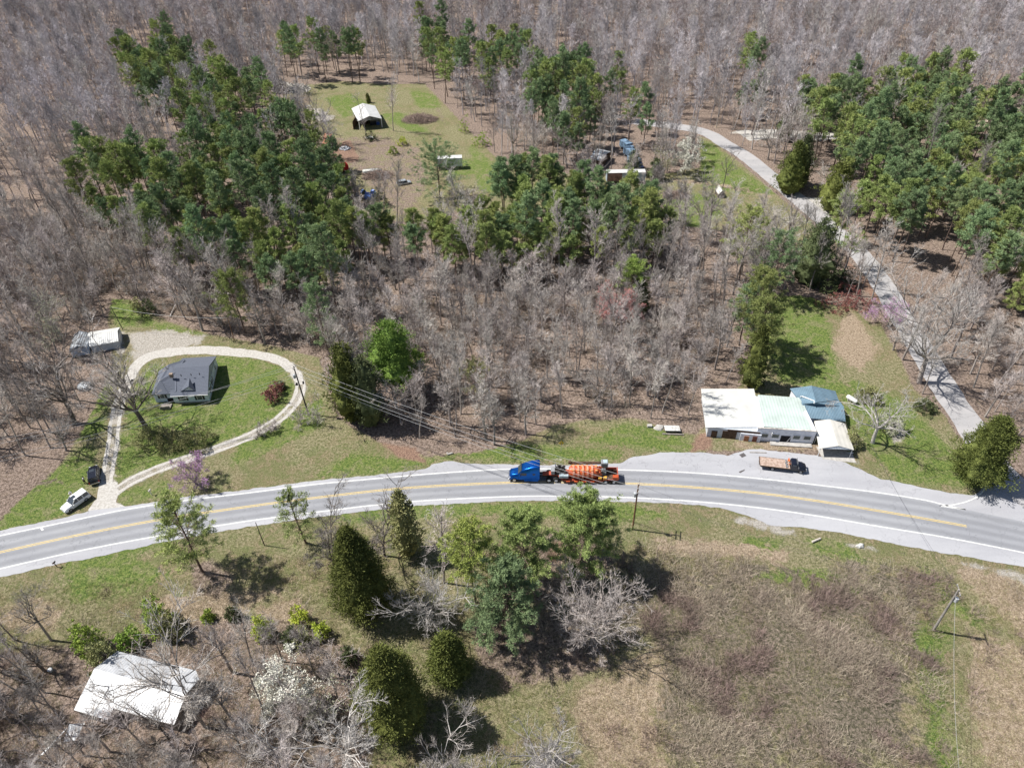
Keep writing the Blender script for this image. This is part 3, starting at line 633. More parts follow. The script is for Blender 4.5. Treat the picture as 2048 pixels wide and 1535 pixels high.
FARP=[pine(81+s,h=h,cb=cb,rad=rd,nb=46,nt=6,nn=12,l=.65,wd=.125,mn=m) for s,(h,cb,rd,m) in enumerate([(18,.48,3.4,M_needle),(20,.55,3.0,M_needle2),(15,.4,2.9,M_needle2)])]
# ---- zones, measured from crown tops (pines) or from the ground (bare woods)
CZ=12.
PZ=[('left pine stand behind the white house',6.0,[(155,330),(240,295),(300,320),(345,330),(385,300),(360,240),(375,175),(425,135),(490,150),(560,215),(630,265),(670,300),(690,350),(700,420),(720,470),(690,520),(650,560),(600,560),(540,550),(480,540),(420,505),(330,495),(280,460),(200,430),(150,380)]),
 ('middle pine stand north of the bare woods',5.0,[(890,440),(930,420),(980,370),(1040,345),(1100,350),(1190,378),(1290,388),(1330,410),(1340,440),(1320,470),(1200,480),(1000,500),(880,490),(800,470),(700,460),(710,440)]),
 ('tall pine group on the far side of the clearing',6.0,[(1045,150),(1090,140),(1160,115),(1195,170),(1205,220),(1180,270),(1120,260),(1065,220)]),
 ('right pine wood across the side road',6.1,[(1600,185),(1680,172),(1780,160),(1850,145),(1900,150),(1960,165),(2060,160),(2180,160),(2260,500),(2180,620),(2060,590),(1960,525),(1860,500),(1760,460),(1690,430),(1660,370),(1700,300),(1650,280),(1600,250)]),
 ('pine group in the upper left bare forest',6.2,[(228,60),(262,75),(300,135),(330,55),(365,85),(395,110),(370,150),(350,210),(300,220),(250,150),(235,110)]),
 ('scattered pines along the top tree line',7.5,[(835,35),(890,35),(905,80),(960,95),(1010,75),(1055,85),(1060,125),(960,160),(880,150),(850,120)]),
 ('cedars and pines at the back edge of the clearing',9,[(520,70),(740,80),(740,130),(600,125),(530,115)]),
 ('pines between the tall group and the side road',9,[(1210,130),(1300,150),(1320,230),(1260,250),(1215,215)]),
 ('pines beside the north end of the side road',8,[(1475,100),(1520,110),(1530,170),(1470,180)])]
PZW=[(lb,sp,A2(q,CZ)) for lb,sp,q in PZ]
NOTREE=[A2([(780,425),(1000,425),(1000,475),(780,490)]),A2([(105,700),(140,655),(250,640),(265,700),(262,790),(120,800)]),A2([(1195,345),(1310,345),(1320,440),(1195,440)]),A2([(1410,380),(1470,380),(1480,450),(1400,450)]),A2([(650,318),(720,312),(800,365),(810,440),(715,445),(690,400),(655,375)]),A2([(1235,295),(1300,300),(1300,400),(1225,400)]),A2([(1930,215),(2060,200),(2090,235),(1950,275)])]+GRASS[:3]+[PAVE,ENTR]+BUILD
rg=np.random.default_rng(5)
def jgrid(lo,hi,sp,jit=.42):
    X,Y=np.meshgrid(np.arange(lo[0],hi[0],sp),np.arange(lo[1],hi[1],sp));q=np.stack([X.ravel(),Y.ravel()],1)
    q[:,0]+=sp*.5*(np.round((q[:,1]-lo[1])/sp)%2);return q+rg.uniform(-jit,jit,q.shape)*sp
def inside(P,polys,grow_=0.):
    m=np.zeros(len(P),bool)
    for q in polys: m|=sdf(P,q)>-grow_
    return m
def nearroad(P,d=4.2):
    o=np.full(len(P),1e9)
    for i in range(0,len(SR)-1,3):
        o=np.minimum(o,np.hypot(P[:,0]-SR[i,0],P[:,1]-SR[i,1]))
    for i in range(0,len(LOOP),3): o=np.minimum(o,np.hypot(P[:,0]-LOOP[i,0],P[:,1]-LOOP[i,1])+1)
    return o<d
def place(kind,meshes,x,y,rz,s,label,cat,group=None,sz=None,names=('trunk','crown'),tilt=None):
    e=empty(kind,(x,y,gh(x,y)-.05),rz,label,cat,group);e.scale=(s,s,sz or s)
    if tilt: e.rotation_euler=(tilt[0],tilt[1],rz)
    for nm,me in zip(names,meshes): link(nm,me,e)
    return e
SPEC_XY=[]
def base_of(b): p=at(*b);SPEC_XY.append((p[0],p[1]));return p
# ---- trees that stand out, each placed by the foot of its trunk: foot pixel, top pixel, crown width in pixels
def special(kind,fn,foot,top,wpx,label,cat,seed,group=None,native=(17.,4.5),names=('trunk','crown'),rz=None,**kw):
    p=base_of(foot);h=max(.8,H_*(1-p[1]/at(foot[0],top)[1]));sc_px=F_/((p-[0,0,H_])@_f);rad=wpx/sc_px/2
    if fn=='bare':
        kw.pop('spread',0);ms=bare(seed,h=h*.98,rad=rad,spread=min(1.5,rad/4.2*17/max(h,6)*.8),**kw)
    elif fn=='pine': kw['nb']=int(kw.get('nb',60)*1.25);kw['nn']=int(kw.get('nn',12)*1.8);kw['wd']=.085;kw['l']=.42;ms=pine(seed,h=h*.97,rad=rad*1.1,**kw)
    elif fn=='cedar': ms=cedar(seed,h=h,rad=rad,**kw)
    elif fn=='shrub': ms=shrub(seed,rad=rad,h=h,**kw);names=('stem','crown')
    return place(kind,ms,p[0],p[1],(seed*1.3)%6.28 if rz is None else rz,1,label,cat,group,names=names)
S=special
S('oak_tree','bare',(298,862),655,190,'great dark bare oak leaning over the front of the white house','tree',101,fork=True,tf=.25,limbs=40,k2=8,k3=9,r0=.45,mats=(M_dkbark,M_twig),spread=1.15)
S('oak_tree','bare',(150,848),640,170,'big dark bare oak at the edge of the left woods by the grass verge','tree',102,fork=True,tf=.22,limbs=40,k2=8,k3=8,r0=.42,mats=(M_dkbark,M_bark),spread=1.05)
S('sycamore_tree','bare',(1838,765),545,185,'huge pale bare tree with a leaning trunk beside the side road','tree',103,fork=True,tf=.24,limbs=50,k2=8,k3=9,r0=.48,mats=(M_bark,M_pale),spread=1.15)
S('pecan_tree','bare',(1745,885),765,140,'crooked pale bare tree on the lawn east of the carport','tree',104,fork=True,tf=.3,limbs=28,k2=6,k3=6,r0=.34,mats=(M_pale,M_pale),spread=1.1)
S('cedar_tree','cedar',(1942,958),842,86,'wide olive green cedar at the corner of highway and side road','tree',105,n=18000,lump=.38,pw=.5,group=None,wd=.14)
S('cedar_tree','cedar',(735,1222),1062,112,'tallest egg shaped dark cedar south of the highway','tree',106,n=26000,lump=.09,pw=.75,inner=.7,wd=.12,l=.42)
S('cedar_tree','cedar',(900,1352),1272,80,'smallest egg shaped cedar in the lower middle field','tree',107,n=15000,lump=.1,pw=.7,inner=.7,wd=.12,l=.42)
S('cedar_tree','cedar',(795,1440),1300,132,'bulky lighter green cedar at the bottom of the field','tree',108,n=24000,lump=.14,pw=.65,mn=M_cedar,inner=.7,wd=.12,l=.42)
S('cedar_tree','cedar',(818,1108),984,56,'slim olive cedar at the south edge of the highway','tree',109,n=4200,mn=M_olive,lump=.2)
S('cedar_tree','cedar',(712,835),690,84,'ragged olive cedar right of the round driveway','tree',110,n=7000,lump=.4,pw=.5)
S('cedar_tree','cedar',(745,850),715,60,'second ragged cedar half behind the one by the driveway','tree',111,n=4200,lump=.4,pw=.5,mn=M_dkgreen)
S('cedar_tree','cedar',(1618,565),440,78,'windswept dark cedar beside the bend of the side road','tree',112,n=5200,lump=.4,pw=.55,mn=M_dkgreen)
S('magnolia_tree','cedar',(795,790),648,92,'bright green round evergreen behind the driveway cedar','tree',113,n=9000,lump=.3,pw=.4,mn=foliage('glossy_green_leaves',(.20,.30,.06),(.07,.13,.03),.0),base=.25,wd=.15)
S('pine_tree','pine',(405,1142),1008,118,'lone open crowned pine left of the leaning post below the highway','tree',114,cb=.3,nb=80,nt=8,nn=12,r0=.25)
S('pine_tree','pine',(612,1085),985,70,'young thin pine right of the leaning post below the highway','tree',115,cb=.2,nb=46,nt=5,nn=9)
S('pine_tree','pine',(952,1205),1055,100,'yellow green pine leftmost of the clump south of the truck','tree',116,cb=.45,nb=70,nt=8,nn=13,mn=foliage('yellow_pine_needles',(.40,.45,.12),(.22,.28,.07),.0))
S('pine_tree','pine',(1048,1190),1045,120,'dark bushy pine in the middle of the clump south of the truck','tree',117,cb=.25,nb=105,nt=11,nn=14,mn=M_needle)
S('pine_tree','pine',(1158,1135),1004,140,'broadest pine of the clump overlapping the highway edge','tree',118,cb=.12,nb=120,nt=13,nn=14,mn=M_needle)
S('pine_tree','pine',(1005,1275),1140,130,'low green pine at the front of the clump beside the round bare tree','tree',119,cb=.12,nb=105,nt=11,nn=14,mn=M_needle2)
S('bare_tree','bare',(1180,1290),1170,150,'round crowned bare tree with its shadow on the tan field','tree',420,fork=True,nf=20,el0=22,tf=.22,limbs=40,k2=7,k3=6,mats=(M_bark,M_twig),r0=.15)
S('bare_tree','bare',(862,1250),1135,125,'white limbed bare tree between the dark cedars','tree',121,fork=True,nf=14,tf=.2,limbs=34,k2=7,k3=6,mats=(M_pale,M_pale),r0=.18)
S('bare_tree','bare',(888,1165),1010,120,'fine twigged bare tree behind the yellow green pine','tree',122,limbs=30,k2=8,k3=8,tf=.25,mats=(M_bark,M_twig))
S('bare_tree','bare',(770,1112),975,150,'spreading bare tree between slim cedar and tall dark cedar','tree',123,fork=True,tf=.2,limbs=34,k2=7,k3=7,mats=(M_dkbark,M_bark),spread=1.2)
S('bare_tree','bare',(668,1130),1010,110,'low tangled dark bare tree beside the young thin pine','tree',124,fork=True,tf=.12,limbs=34,k2=8,k3=8,mats=(M_dkbark,M_bark))
S('bare_tree','bare',(1095,1560),1370,120,'pale many stemmed bare tree at the bottom centre edge','tree',125,fork=True,nf=10,r0=.18,tf=.2,limbs=36,k2=8,k3=8,mats=(M_pale,M_pale),spread=1.05)
S('bare_tree','bare',(880,1590),1470,125,'bushy bare tree cut by the bottom edge below the bulky cedar','tree',126,fork=True,nf=16,r0=.16,tf=.1,limbs=36,k2=8,k3=8,mats=(M_pale,M_twig))
S('bare_tree','bare',(708,1560),1370,125,'pale forked bare tree at the bottom left of the bulky cedar','tree',127,fork=True,nf=9,r0=.18,tf=.3,limbs=36,k2=8,k3=8,mats=(M_pale,M_pale))
S('bare_tree','bare',(412,1455),1240,170,'tall bare tree whose grey crown rises at the right end of the white roof','tree',128,fork=True,tf=.3,limbs=44,k2=8,k3=9,mats=(M_bark,M_twig))
S('bare_tree','bare',(350,1500),1390,130,'dark bare tree spreading over the front eave of the white roof','tree',129,fork=True,tf=.2,limbs=36,k2=7,k3=7,mats=(M_dkbark,M_bark))
S('bare_tree','bare',(90,1342),1270,90,'small crooked bare tree left of the white roof','tree',130,fork=True,tf=.3,limbs=24,k2=7,k3=7,mats=(M_dkbark,M_twig))
S('blossom_tree','bare',(575,1425),1290,120,'white blossoming tree above the pale scrub in the lower left','tree',131,fork=True,tf=.15,limbs=30,k2=7,k3=6,bloom=M_white,bd=9000,bs=.16)
S('blossom_tree','bare',(648,1440),1325,80,'thin cream blossoming tree right of the white one','tree',132,fork=True,tf=.2,limbs=22,k2=6,k3=6,bloom=M_palegr,bd=1400,bs=.15)
S('blossom_tree','bare',(1368,348),272,85,'large white blossoming tree at the bend of the side road','tree',133,fork=True,tf=.12,limbs=34,k2=7,k3=7,bloom=M_white,bd=9000,bs=.22)
S('blossom_tree','bare',(1322,352),280,55,'brownish shrubby tree left of the white blossoms','tree',134,fork=True,tf=.1,limbs=30,k2=7,k3=7,bloom=M_olive,bd=1500,bs=.16)
S('redbud_tree','bare',(392,968),918,88,'purple flowering redbud between driveway and highway','tree',135,fork=True,tf=.12,limbs=30,k2=7,k3=7,bloom=M_purple,bd=5200,bs=.13)
S('redbud_tree','bare',(1775,652),600,90,'purple flowering redbud on the west edge of the side road','tree',136,fork=True,tf=.12,limbs=30,k2=7,k3=7,bloom=M_purple,bd=5200,bs=.14)
S('maple_tree','bare',(1242,690),572,92,'red budding maple standing in the bare middle woods','tree',137,fork=True,tf=.35,limbs=30,k2=7,k3=7,bloom=M_red,bd=6500,bs=.15)
S('pine_tree','pine',(1256,622),525,60,'light green pine just behind the red maple','tree',138,cb=.5,nb=60,nt=7,nn=12,mn=foliage('light_pine_needles',(.36,.46,.12),(.2,.3,.07),.0))
S('pine_tree','pine',(1500,705),540,90,'tall green pine throwing a long shadow on the store lawn','tree',139,cb=.3,nb=84,nt=8,nn=12)
S('cedar_tree','cedar',(1500,772),655,46,'dark cedar directly behind the store roofs','tree',140,n=4200,mn=M_cedar,lump=.4)
S('pine_tree','pine',(1522,735),600,78,'full crowned pine right of the dark cedar behind the store','tree',170,cb=.25,nb=80,nt=9,nn=12)
S('pine_tree','pine',(1478,690),575,70,'ragged pine left of the tall green pine behind the store','tree',171,cb=.35,nb=70,nt=8,nn=12,mn=M_needle2)
S('pine_tree','pine',(1478,560),420,80,'dark topped pine beside the grey bare tree near the farm track','tree',141,cb=.35,nb=70,nt=8,nn=12)
S('pine_tree','pine',(1535,600),468,82,'rounded pine between the farm track and the store lawn','tree',142,cb=.3,nb=74,nt=8,nn=12,mn=M_needle2)
S('pine_tree','pine',(880,395),298,98,'lone broad pine in the back clearing in front of the white box trailer','tree',143,cb=.2,nb=84,nt=9,nn=12,mn=M_needle2)
S('bare_tree','bare',(1550,500),385,130,'wide pale bare tree on the dry grass left of the side road','tree',144,fork=True,tf=.2,limbs=34,k2=8,k3=8,mats=(M_twig,M_twig))
S('bare_tree','bare',(1740,612),445,90,'tall thin bare tree on the west edge of the side road','tree',145,limbs=26,k2=6,k3=6,tf=.3,mats=(M_bark,M_pale))
S('bare_tree','bare',(1786,700),590,50,'small forked bare tree beside the large leaning tree','tree',146,fork=True,tf=.15,limbs=14,k2=6,k3=5,mats=(M_bark,M_twig))
S('bare_tree','bare',(655,292),165,75,'fan shaped bare tree left of the open pole shed','tree',147,fork=True,tf=.12,limbs=34,k2=7,k3=7,mats=(M_bark,M_twig))
S('bare_tree','bare',(734,278),185,44,'thin bare tree right in front of the open pole shed','tree',148,limbs=18,k2=5,k3=5,tf=.3,r0=.15)
S('bare_tree','bare',(787,262),135,52,'tall slim bare tree east of the open pole shed','tree',149,limbs=30,k2=7,k3=7,tf=.35)
S('bare_tree','bare',(1445,376),288,52,'young bare tree on the bright lawn behind the well house','tree',150,fork=True,tf=.35,limbs=16,k2=5,k3=5,r0=.14,mats=(M_dkbark,M_bark))
S('bare_tree','bare',(1404,392),362,16,'tiny bare sapling between the brush pile and the well house','sapling',151,limbs=10,k2=4,k3=4,tf=.3,r0=.06)
S('bare_tree','bare',(118,712),590,110,'pale green budding tree behind the garden sheds','tree',152,fork=True,tf=.3,limbs=34,k2=7,k3=7,bloom=M_palegr,bd=2600,bs=.15)
S('bare_tree','bare',(250,790),700,110,'low greyish bare tree between the garage and the house','tree',153,fork=True,tf=.15,limbs=34,k2=8,k3=8,bloom=M_palegr,bd=500,bs=.12)
S('pine_tree','pine',(655,700),560,58,'pale green pine at the wood edge above the driveway bend','tree',154,cb=.1,nb=60,nt=7,nn=11,mn=M_needle2)
S('pine_tree','pine',(490,665),545,80,'yellowish pine at the wood edge north of the house','tree',155,cb=.3,nb=70,nt=8,nn=12,mn=foliage('dull_pine_needles',(.30,.34,.11),(.16,.20,.07),.0))
S('sapling_tree','shrub',(838,610),583,20,'small light green sapling in the gap of the bare middle woods','sapling',156,n=500,mn=M_fresh)
S('young_pine','pine',(955,805),735,70,'loose light green young pine in the lower middle woods','tree',157,cb=.4,nb=34,nt=5,nn=9,mn=M_olive)
S('young_pine','pine',(840,770),705,40,'thin light green tree beside the bright round evergreen','tree',158,cb=.3,nb=26,nt=5,nn=9,mn=M_fresh)
S('cedar_tree','cedar',(737,206),188,8,'tiny cedar on the lawn north of the open pole shed','tree',159,n=600,lump=.1)
S('cedar_tree','cedar',(1575,385),285,60,'dark cedar left of the pair on the east edge of the side road','tree',160,n=5200,lump=.15)
S('cedar_tree','cedar',(1592,372),272,52,'dark cedar right of the pair on the east edge of the side road','tree',161,n=4600,lump=.15,mn=M_dkgreen)
S('cedar_tree','cedar',(1660,420),325,62,'yellow green cedar above the gravel turnout','tree',162,n=4800,lump=.15)
S('cedar_tree','cedar',(1565,280),190,34,'narrow dark cedar where the gravel lane meets the side road','tree',163,n=2200,mn=M_dkgreen)
S('cedar_tree','cedar',(1275,625),560,44,'dark cedar at the foot of the light green pine','tree',164,n=2400,mn=M_dkgreen)
S('pine_tree','pine',(1685,545),470,60,'pair of thin trunks with a light green top by the side road','tree',165,cb=.65,nb=26,nt=5,nn=9,mn=M_fresh)
S('cedar_tree','cedar',(1265,350),300,30,'small dark cedar beside the row of blue trucks','tree',166,n=1500,mn=M_dkgreen)
S('cedar_tree','cedar',(1310,360),318,34,'small dark cedar below the brownish shrubby tree','tree',167,n=1500,mn=M_dkgreen)
for k,(f,tp,wp,mm,lb) in enumerate([((603,1246),1215,32,M_lime,'bright lime green bush alone on the tan grass'),((645,1272),1242,28,M_lime,'bright lime green bush lower right of its twin'),((530,1272),1232,40,M_lime,'yellow green bush above the white blossoming tree'),
  ((322,1252),1205,62,M_fresh,'tall bright green bush north of the white roof'),((346,1270),1225,56,M_olive,'yellowish bush right of the tall bright green bush'),((188,1300),1243,52,M_fresh,'bright green bush at the upper left corner of the white roof'),
  ((262,1290),1262,46,M_fresh,'low green bush against the back eave of the white roof'),((215,1330),1285,56,M_olive,'olive bush touching the left end of the white roof'),((418,1238),1222,24,M_fresh,'small pale green bush right of the bush cluster'),
  ((470,1236),1216,26,M_dkgreen,'dark small bush on the brown patch'),((583,1285),1258,34,M_dkgreen,'dark green bush between the lime green bushes'),((610,1288),1262,34,M_olive,'pale olive bush beside the dark one'),((700,1318),1295,32,M_dkgreen,'low dark bush left of the bulky cedar'),
  ((545,802),772,26,M_rust,'lower dark red shrub inside the driveway loop'),((557,785),760,24,M_rust,'upper dark red shrub inside the driveway loop'),((537,790),782,12,M_dkgreen,'small round green shrub beside the red shrubs'),((565,775),762,14,M_dkgreen,'small brownish shrub at the top of the red shrubs'),
  ((1690,583),562,46,M_rust,'crimson twiggy bush by the dark thicket'),((1672,612),592,70,M_rust,'dull red twiggy bush at the top of the store lawn'),((1712,610),590,50,M_rust,'dull red twiggy bush nearest the side road'),
  ((1650,572),540,74,M_dkgreen,'dark evergreen thicket at the top of the store lawn'),((1688,568),536,56,M_dkgreen,'dark evergreen bush right of the thicket'),((1700,890),855,40,M_olive,'olive bush hugging the east side of the carport'),
  ((1735,800),775,50,M_olive,'pale shrub beside the white propane tank'),((1780,860),830,40,M_palegr,'pale twiggy shrub behind the crooked lawn tree'),((1850,820),800,40,M_dkgreen,'low dark bush beside the side road'),
  ((787,308),290,22,M_fresh,'bright green bush in the back yard'),((805,290),272,22,M_lime,'yellow green bush behind the bright one'),((742,280),262,26,M_dkgreen,'dark green bush in front of the open pole shed'),((930,265),225,20,M_fresh,'slim light green bush at the tree line of the clearing'),((965,290),262,34,M_fresh,'light green bush at the tree line of the clearing'),
  ((760,410),372,34,M_dkgreen,'dark bush right of the blue tarp pile'),((715,395),352,44,M_dkgreen,'dark bush left of the blue tarp pile'),((650,320),290,30,M_fresh,'bright green young tree beside the red dump bed'),
  ((278,622),595,26,M_olive,'green bush at the wood edge above the yard'),((300,625),600,36,M_dkgreen,'dark bush at the wood edge above the yard')]):
    S('green_shrub','shrub',f,tp,wp,lb,'bush',200+k,n=int(500+wp*wp*(.25 if mm is M_rust and wp>40 else .9)),mn=mm,l=.34 if wp>20 else .3,wd=.16)
# long hedge by the front of the house
for k,(f,wp,lb) in enumerate([((300,880),58,'left end of the clipped hedge below the white house'),((345,888),62,'middle of the clipped hedge below the white house'),((395,888),62,'right end of the clipped hedge below the white house')]):
    S('hedge_bush','shrub',f,f[1]-26,wp,lb,'hedge',260+k,group='hedge bushes below the house',n=3600,mn=M_olive,l=.28,wd=.13,fill=.5)
for k,(f,tp,wp,lb) in enumerate([((603,850),812,36,'bare round bush left of the tall driveway pole'),((634,845),800,26,'upright bare bush touching the tall driveway pole'),((545,862),835,26,'bare bush on the outer edge of the driveway'),((520,872),850,22,'little bare bush on the outer edge of the driveway')]):
    p=base_of(f);h=hgt(f,(f[0],tp));place('bare_shrub',bare(280+k,h=max(h,1.6),fork=True,tf=.06,limbs=26,k2=5,k3=5,r0=.06,spread=1.),p[0],p[1],0,1,lb,'bush',names=('stem','crown'))
SP=np.array(SPEC_XY)
def clear(P,d=3.):
    o=np.ones(len(P),bool)
    for s in SP: o&=np.hypot(P[:,0]-s[0],P[:,1]-s[1])>d
    return o
# ---- pines of the stands
allp=[]
for zi,(lb,sp,poly) in enumerate(PZW):
    q=jgrid(poly.min(0)-2,poly.max(0)+2,sp);q=q[(sdf(q,poly)>0)];
    gap=vnoise(q[:,0],q[:,1],11,40+zi);q=q[gap>(.2 if zi in(0,3) else .05)]
    q=q[~inside(q,NOTREE,-1.0)&~nearroad(q,4.5)&clear(q,2.5)]
    allp+=[(x,y,zi) for x,y in q]
allp=np.array(allp);allp=allp[np.argsort(allp[:,0]**2*.3+allp[:,1]**2)]
def onscreen(x,y,z=9.,m=60):
    a,b=pr((x,y,z));c,d=pr((x,y,0));return -m<a<2048+m and (d>-20) and b<1535+m
vis=np.array([onscreen(x,y) for x,y,_ in allp]);indp=allp[vis][:235];restp=np.concatenate([allp[vis][235:],allp[~vis]])
def placer(pts):
    x0,x1=np.percentile(pts[:,0],[33,67]);y0,y1,y2=np.percentile(pts[:,1],[25,50,75])
    return lambda x,y:'%s %s'%(('front' if y<y0 else 'near' if y<y1 else 'far' if y<y2 else 'back'),('left' if x<x0 else 'middle' if x<x1 else 'right'))
PLC=[placer(indp[indp[:,2]==z]) if (indp[:,2]==z).sum()>3 else None for z in range(len(PZ))]
SHP=['open crowned','tall narrow','short full','broad crowned','young dense']
PSH=['left pine stand','middle pine stand','tall pines behind the lawn','right pine wood','upper left pine group','top tree line pines','dark trees at the back lawn edge','pines right of the tall group','pines by the side road end']
for k,(x,y,zi) in enumerate(indp):
    v=int(rg.integers(0,5));pl=PLC[int(zi)](x,y) if PLC[int(zi)] else 'middle';zn=PSH[int(zi)];big=rg.uniform(.85,1.2);szn='small ' if big<.93 else 'large ' if big>1.08 else ''
    e=place('pine_tree',PINES[v],x,y,rg.uniform(0,6.28),big,'%s%s pine in the %s of the %s'%(szn,SHP[v],pl,zn),'pine tree','%s%s pines, %s, %s'%(szn,SHP[v],pl,zn))
fs=[src('p%d'%k,*ms) for k,ms in enumerate(FARP)]
n=len(restp);Z=ghm(restp[:,:2]);rot=np.zeros((n,3));rot[:,2]=rg.uniform(0,6.28,n);sc_=np.repeat(rg.uniform(.85,1.2,(n,1)),3,1)
scatter('pine_wood',fs,np.c_[restp[:,:2],Z],rot,sc_,rg.integers(0,len(fs),n),'far dark green pines beyond the nearest ones','pine wood')
# ---- bare woods
BW=[]
q=np.concatenate([jgrid((-480,190),(480,640),5.4),jgrid((-200,100),(200,190),4.7)]);d=q[:,1]
keep=(np.abs(q[:,0])<.78*q[:,1]+45)
q=q[keep];north=q[:,1]>np.interp(q[:,0],sN[:,0],sN[:,1])+6;q=q[north&~inside(q,NOTREE,.3)&~nearroad(q,4.6)]
pm=inside(q,[z[2] for z in PZW]);q=q[~(pm&(rg.uniform(size=len(q))<.88))]
q=q[~((q[:,1]>185)&(vnoise(q[:,0],q[:,1],13,77)*.6+vnoise(q[:,0],q[:,1],31,78)*.4<.33))];BW.append(q)
LLW=[A2([(-500,1330),(-60,1290),(60,1270),(150,1290),(165,1310),(120,1400),(110,1430),(350,1500),(420,1400),(430,1310),(470,1300),(500,1290),(700,1350),(690,1560),(740,1900),(-700,1900)])]
q=jgrid((-120,8),(0,64),4.3);q=q[inside(q,LLW)&~inside(q,BUILD[3:4],1.)];BW.append(q)
# scattered small trees in the scrub of the lower right field
BW=np.concatenate(BW);BW=BW[clear(BW,2.2)]
dist=np.hypot(BW[:,0],BW[:,1]);BW=BW[np.argsort(dist)]
vis=np.array([onscreen(x,y) for x,y in BW]);ind=BW[vis][:300-38];rest=np.concatenate([BW[vis][262:],BW[~vis]])
print('pines',len(indp),len(restp),'bare',len(ind),len(rest),'nearest rest',np.hypot(*rest[0]))
def zone(x,y):
    if y<70: return 'lower left thicket'
    if x<-60: return 'woods left of the house'
    if x<-20: return 'woods right of the driveway'
    if x<25: return 'woods above the truck'
    if x<58: return 'woods behind the store'
    return 'woods right of the side road'
ZP={}
for zn in set(zone(x,y) for x,y in ind):
    q=np.array([p for p in ind if zone(*p)==zn])
    if len(q)>5: ZP[zn]=placer(q)
BS=['straight tall','wide low branched','slender upright','short bushy','forked tall','forked low']
for x,y in ind:
    v=int(rg.integers(0,6));small=y<70;s=rg.uniform(.6,.85) if small else rg.uniform(.62,1.0)
    zn=zone(x,y);pl=ZP[zn](x,y) if zn in ZP else 'middle';szn='small ' if s<.74 else 'large ' if s>.9 else ''
    place('bare_tree',NEARB[v],x,y,rg.uniform(0,6.28),s,'%s%s bare tree, %s of the %s'%(szn,BS[v],pl,zn),'bare tree','%s%s bare trees, %s of the %s'%(szn,BS[v],pl,zn))
fs=[src('b%d'%k,*ms) for k,ms in enumerate(FARB)]
near=rest[:,1]<235;n=len(rest)
nb=[src('n%d'%k,*ms) for k,ms in enumerate(NEARB)]
idx=np.where(near,rg.integers(0,6,n),6+rg.choice([0,0,1,1,2,3,3,0,2,4],n));rot=np.zeros((n,3));rot[:,2]=rg.uniform(0,6.28,n);rot[:,:2]=rg.normal(size=(n,2))*.03
sc_=np.repeat(rg.uniform(.55,1.2,(n,1)),3,1);sc_[:,2]*=rg.uniform(.9,1.15,n)
scatter('bare_forest',nb+fs,np.c_[rest,ghm(rest)-.1],rot,sc_,idx,'grey leafless hardwood forest running back to the top of the picture','forest')
# ---- understory brush, field brush and grass
def stuffpts(poly,sp,cond=None,seedn=0,thr=.0,ns=6.):
    lo=poly.min(0);hi=poly.max(0);q=jgrid(lo,hi,sp,.5);q=q[sdf(q,poly)>0];q=q[vnoise(q[:,0],q[:,1],ns,seedn)>thr];return q if cond is None else q[cond(q)]
br=[brushmesh(300+k,70,h,s,w) for k,(h,s,w) in enumerate([(1.5,1.3,.04),(2.4,1.5,.04),(1.0,1.6,.04)])]
un=[src('u%d'%k,m) for k,m in enumerate(br)]
sap=bare(330,h=5.5,fork=True,tf=.12,limbs=18,k2=5,k3=5,r0=.05,mats=(M_bark,M_twig),spread=1.);un.append(src('us',*sap))
q=stuffpts(WOODA,2.1,None,61,.42,7.);q=q[~inside(q,NOTREE,.6)&~nearroad(q,4.2)&(q[:,1]<200)]
n=len(q);rot=np.zeros((n,3));rot[:,2]=rg.uniform(0,6.28,n);sc_=np.repeat(rg.uniform(.6,1.2,(n,1)),3,1)
scatter('woodland_brush',un,np.c_[q,ghm(q)-.05],rot,sc_,rg.choice([0,0,1,2,3,3],n),'tangled leafless undergrowth on the forest floor','undergrowth')
fb=[src('f%d'%k,brushmesh(340+k,60,h,s,w,m,ln)) for k,(h,s,w,m,ln) in enumerate([(1.9,1.5,.045,M_brush,.45),(1.2,1.7,.045,M_brush,.9),(.6,1.2,.04,M_grass,.6),(.45,1.3,.04,M_grass,.8),(1.6,1.0,.05,mat('red_brown_stems',(.37,.29,.245),.95,.25,.5,objrand=.3,spec=.05),.35)])]
fp=A2([(-200,1180),(330,1160),(500,1120),(700,1110),(900,1130),(1016,1090),(1250,1090),(1500,1110),(1700,1130),(1880,1150),(2300,1200),(2400,1850),(-500,1850)])
q=stuffpts(fp,.85,None,62,.2,5.);q=q[~inside(q,BUILD[3:4],.3)];n=len(q)
dk=np.zeros(n)
for z in DARK: dk=np.maximum(dk,pmask(q,z,5))
pbr=np.clip(.06+.9*dk*(vnoise(q[:,0],q[:,1],3.5,66)*.6+vnoise(q[:,0],q[:,1],9,67)*.4>.46),0,1);isb=rg.uniform(size=n)<pbr
idx=np.where(isb,np.where(vnoise(q[:,0],q[:,1],6,68)>.55,4,rg.integers(0,2,n)),2+rg.integers(0,2,n));sc_=np.repeat((rg.uniform(.5,1.15,(n,1))*np.where(isb,1.,.65)[:,None]),3,1);rot=np.zeros((n,3));rot[:,2]=rg.uniform(0,6.28,n)
scatter('field_scrub',fb,np.c_[q,ghm(q)-.03],rot,sc_,idx,'dry brush and rough grass of the field south of the highway','scrub')
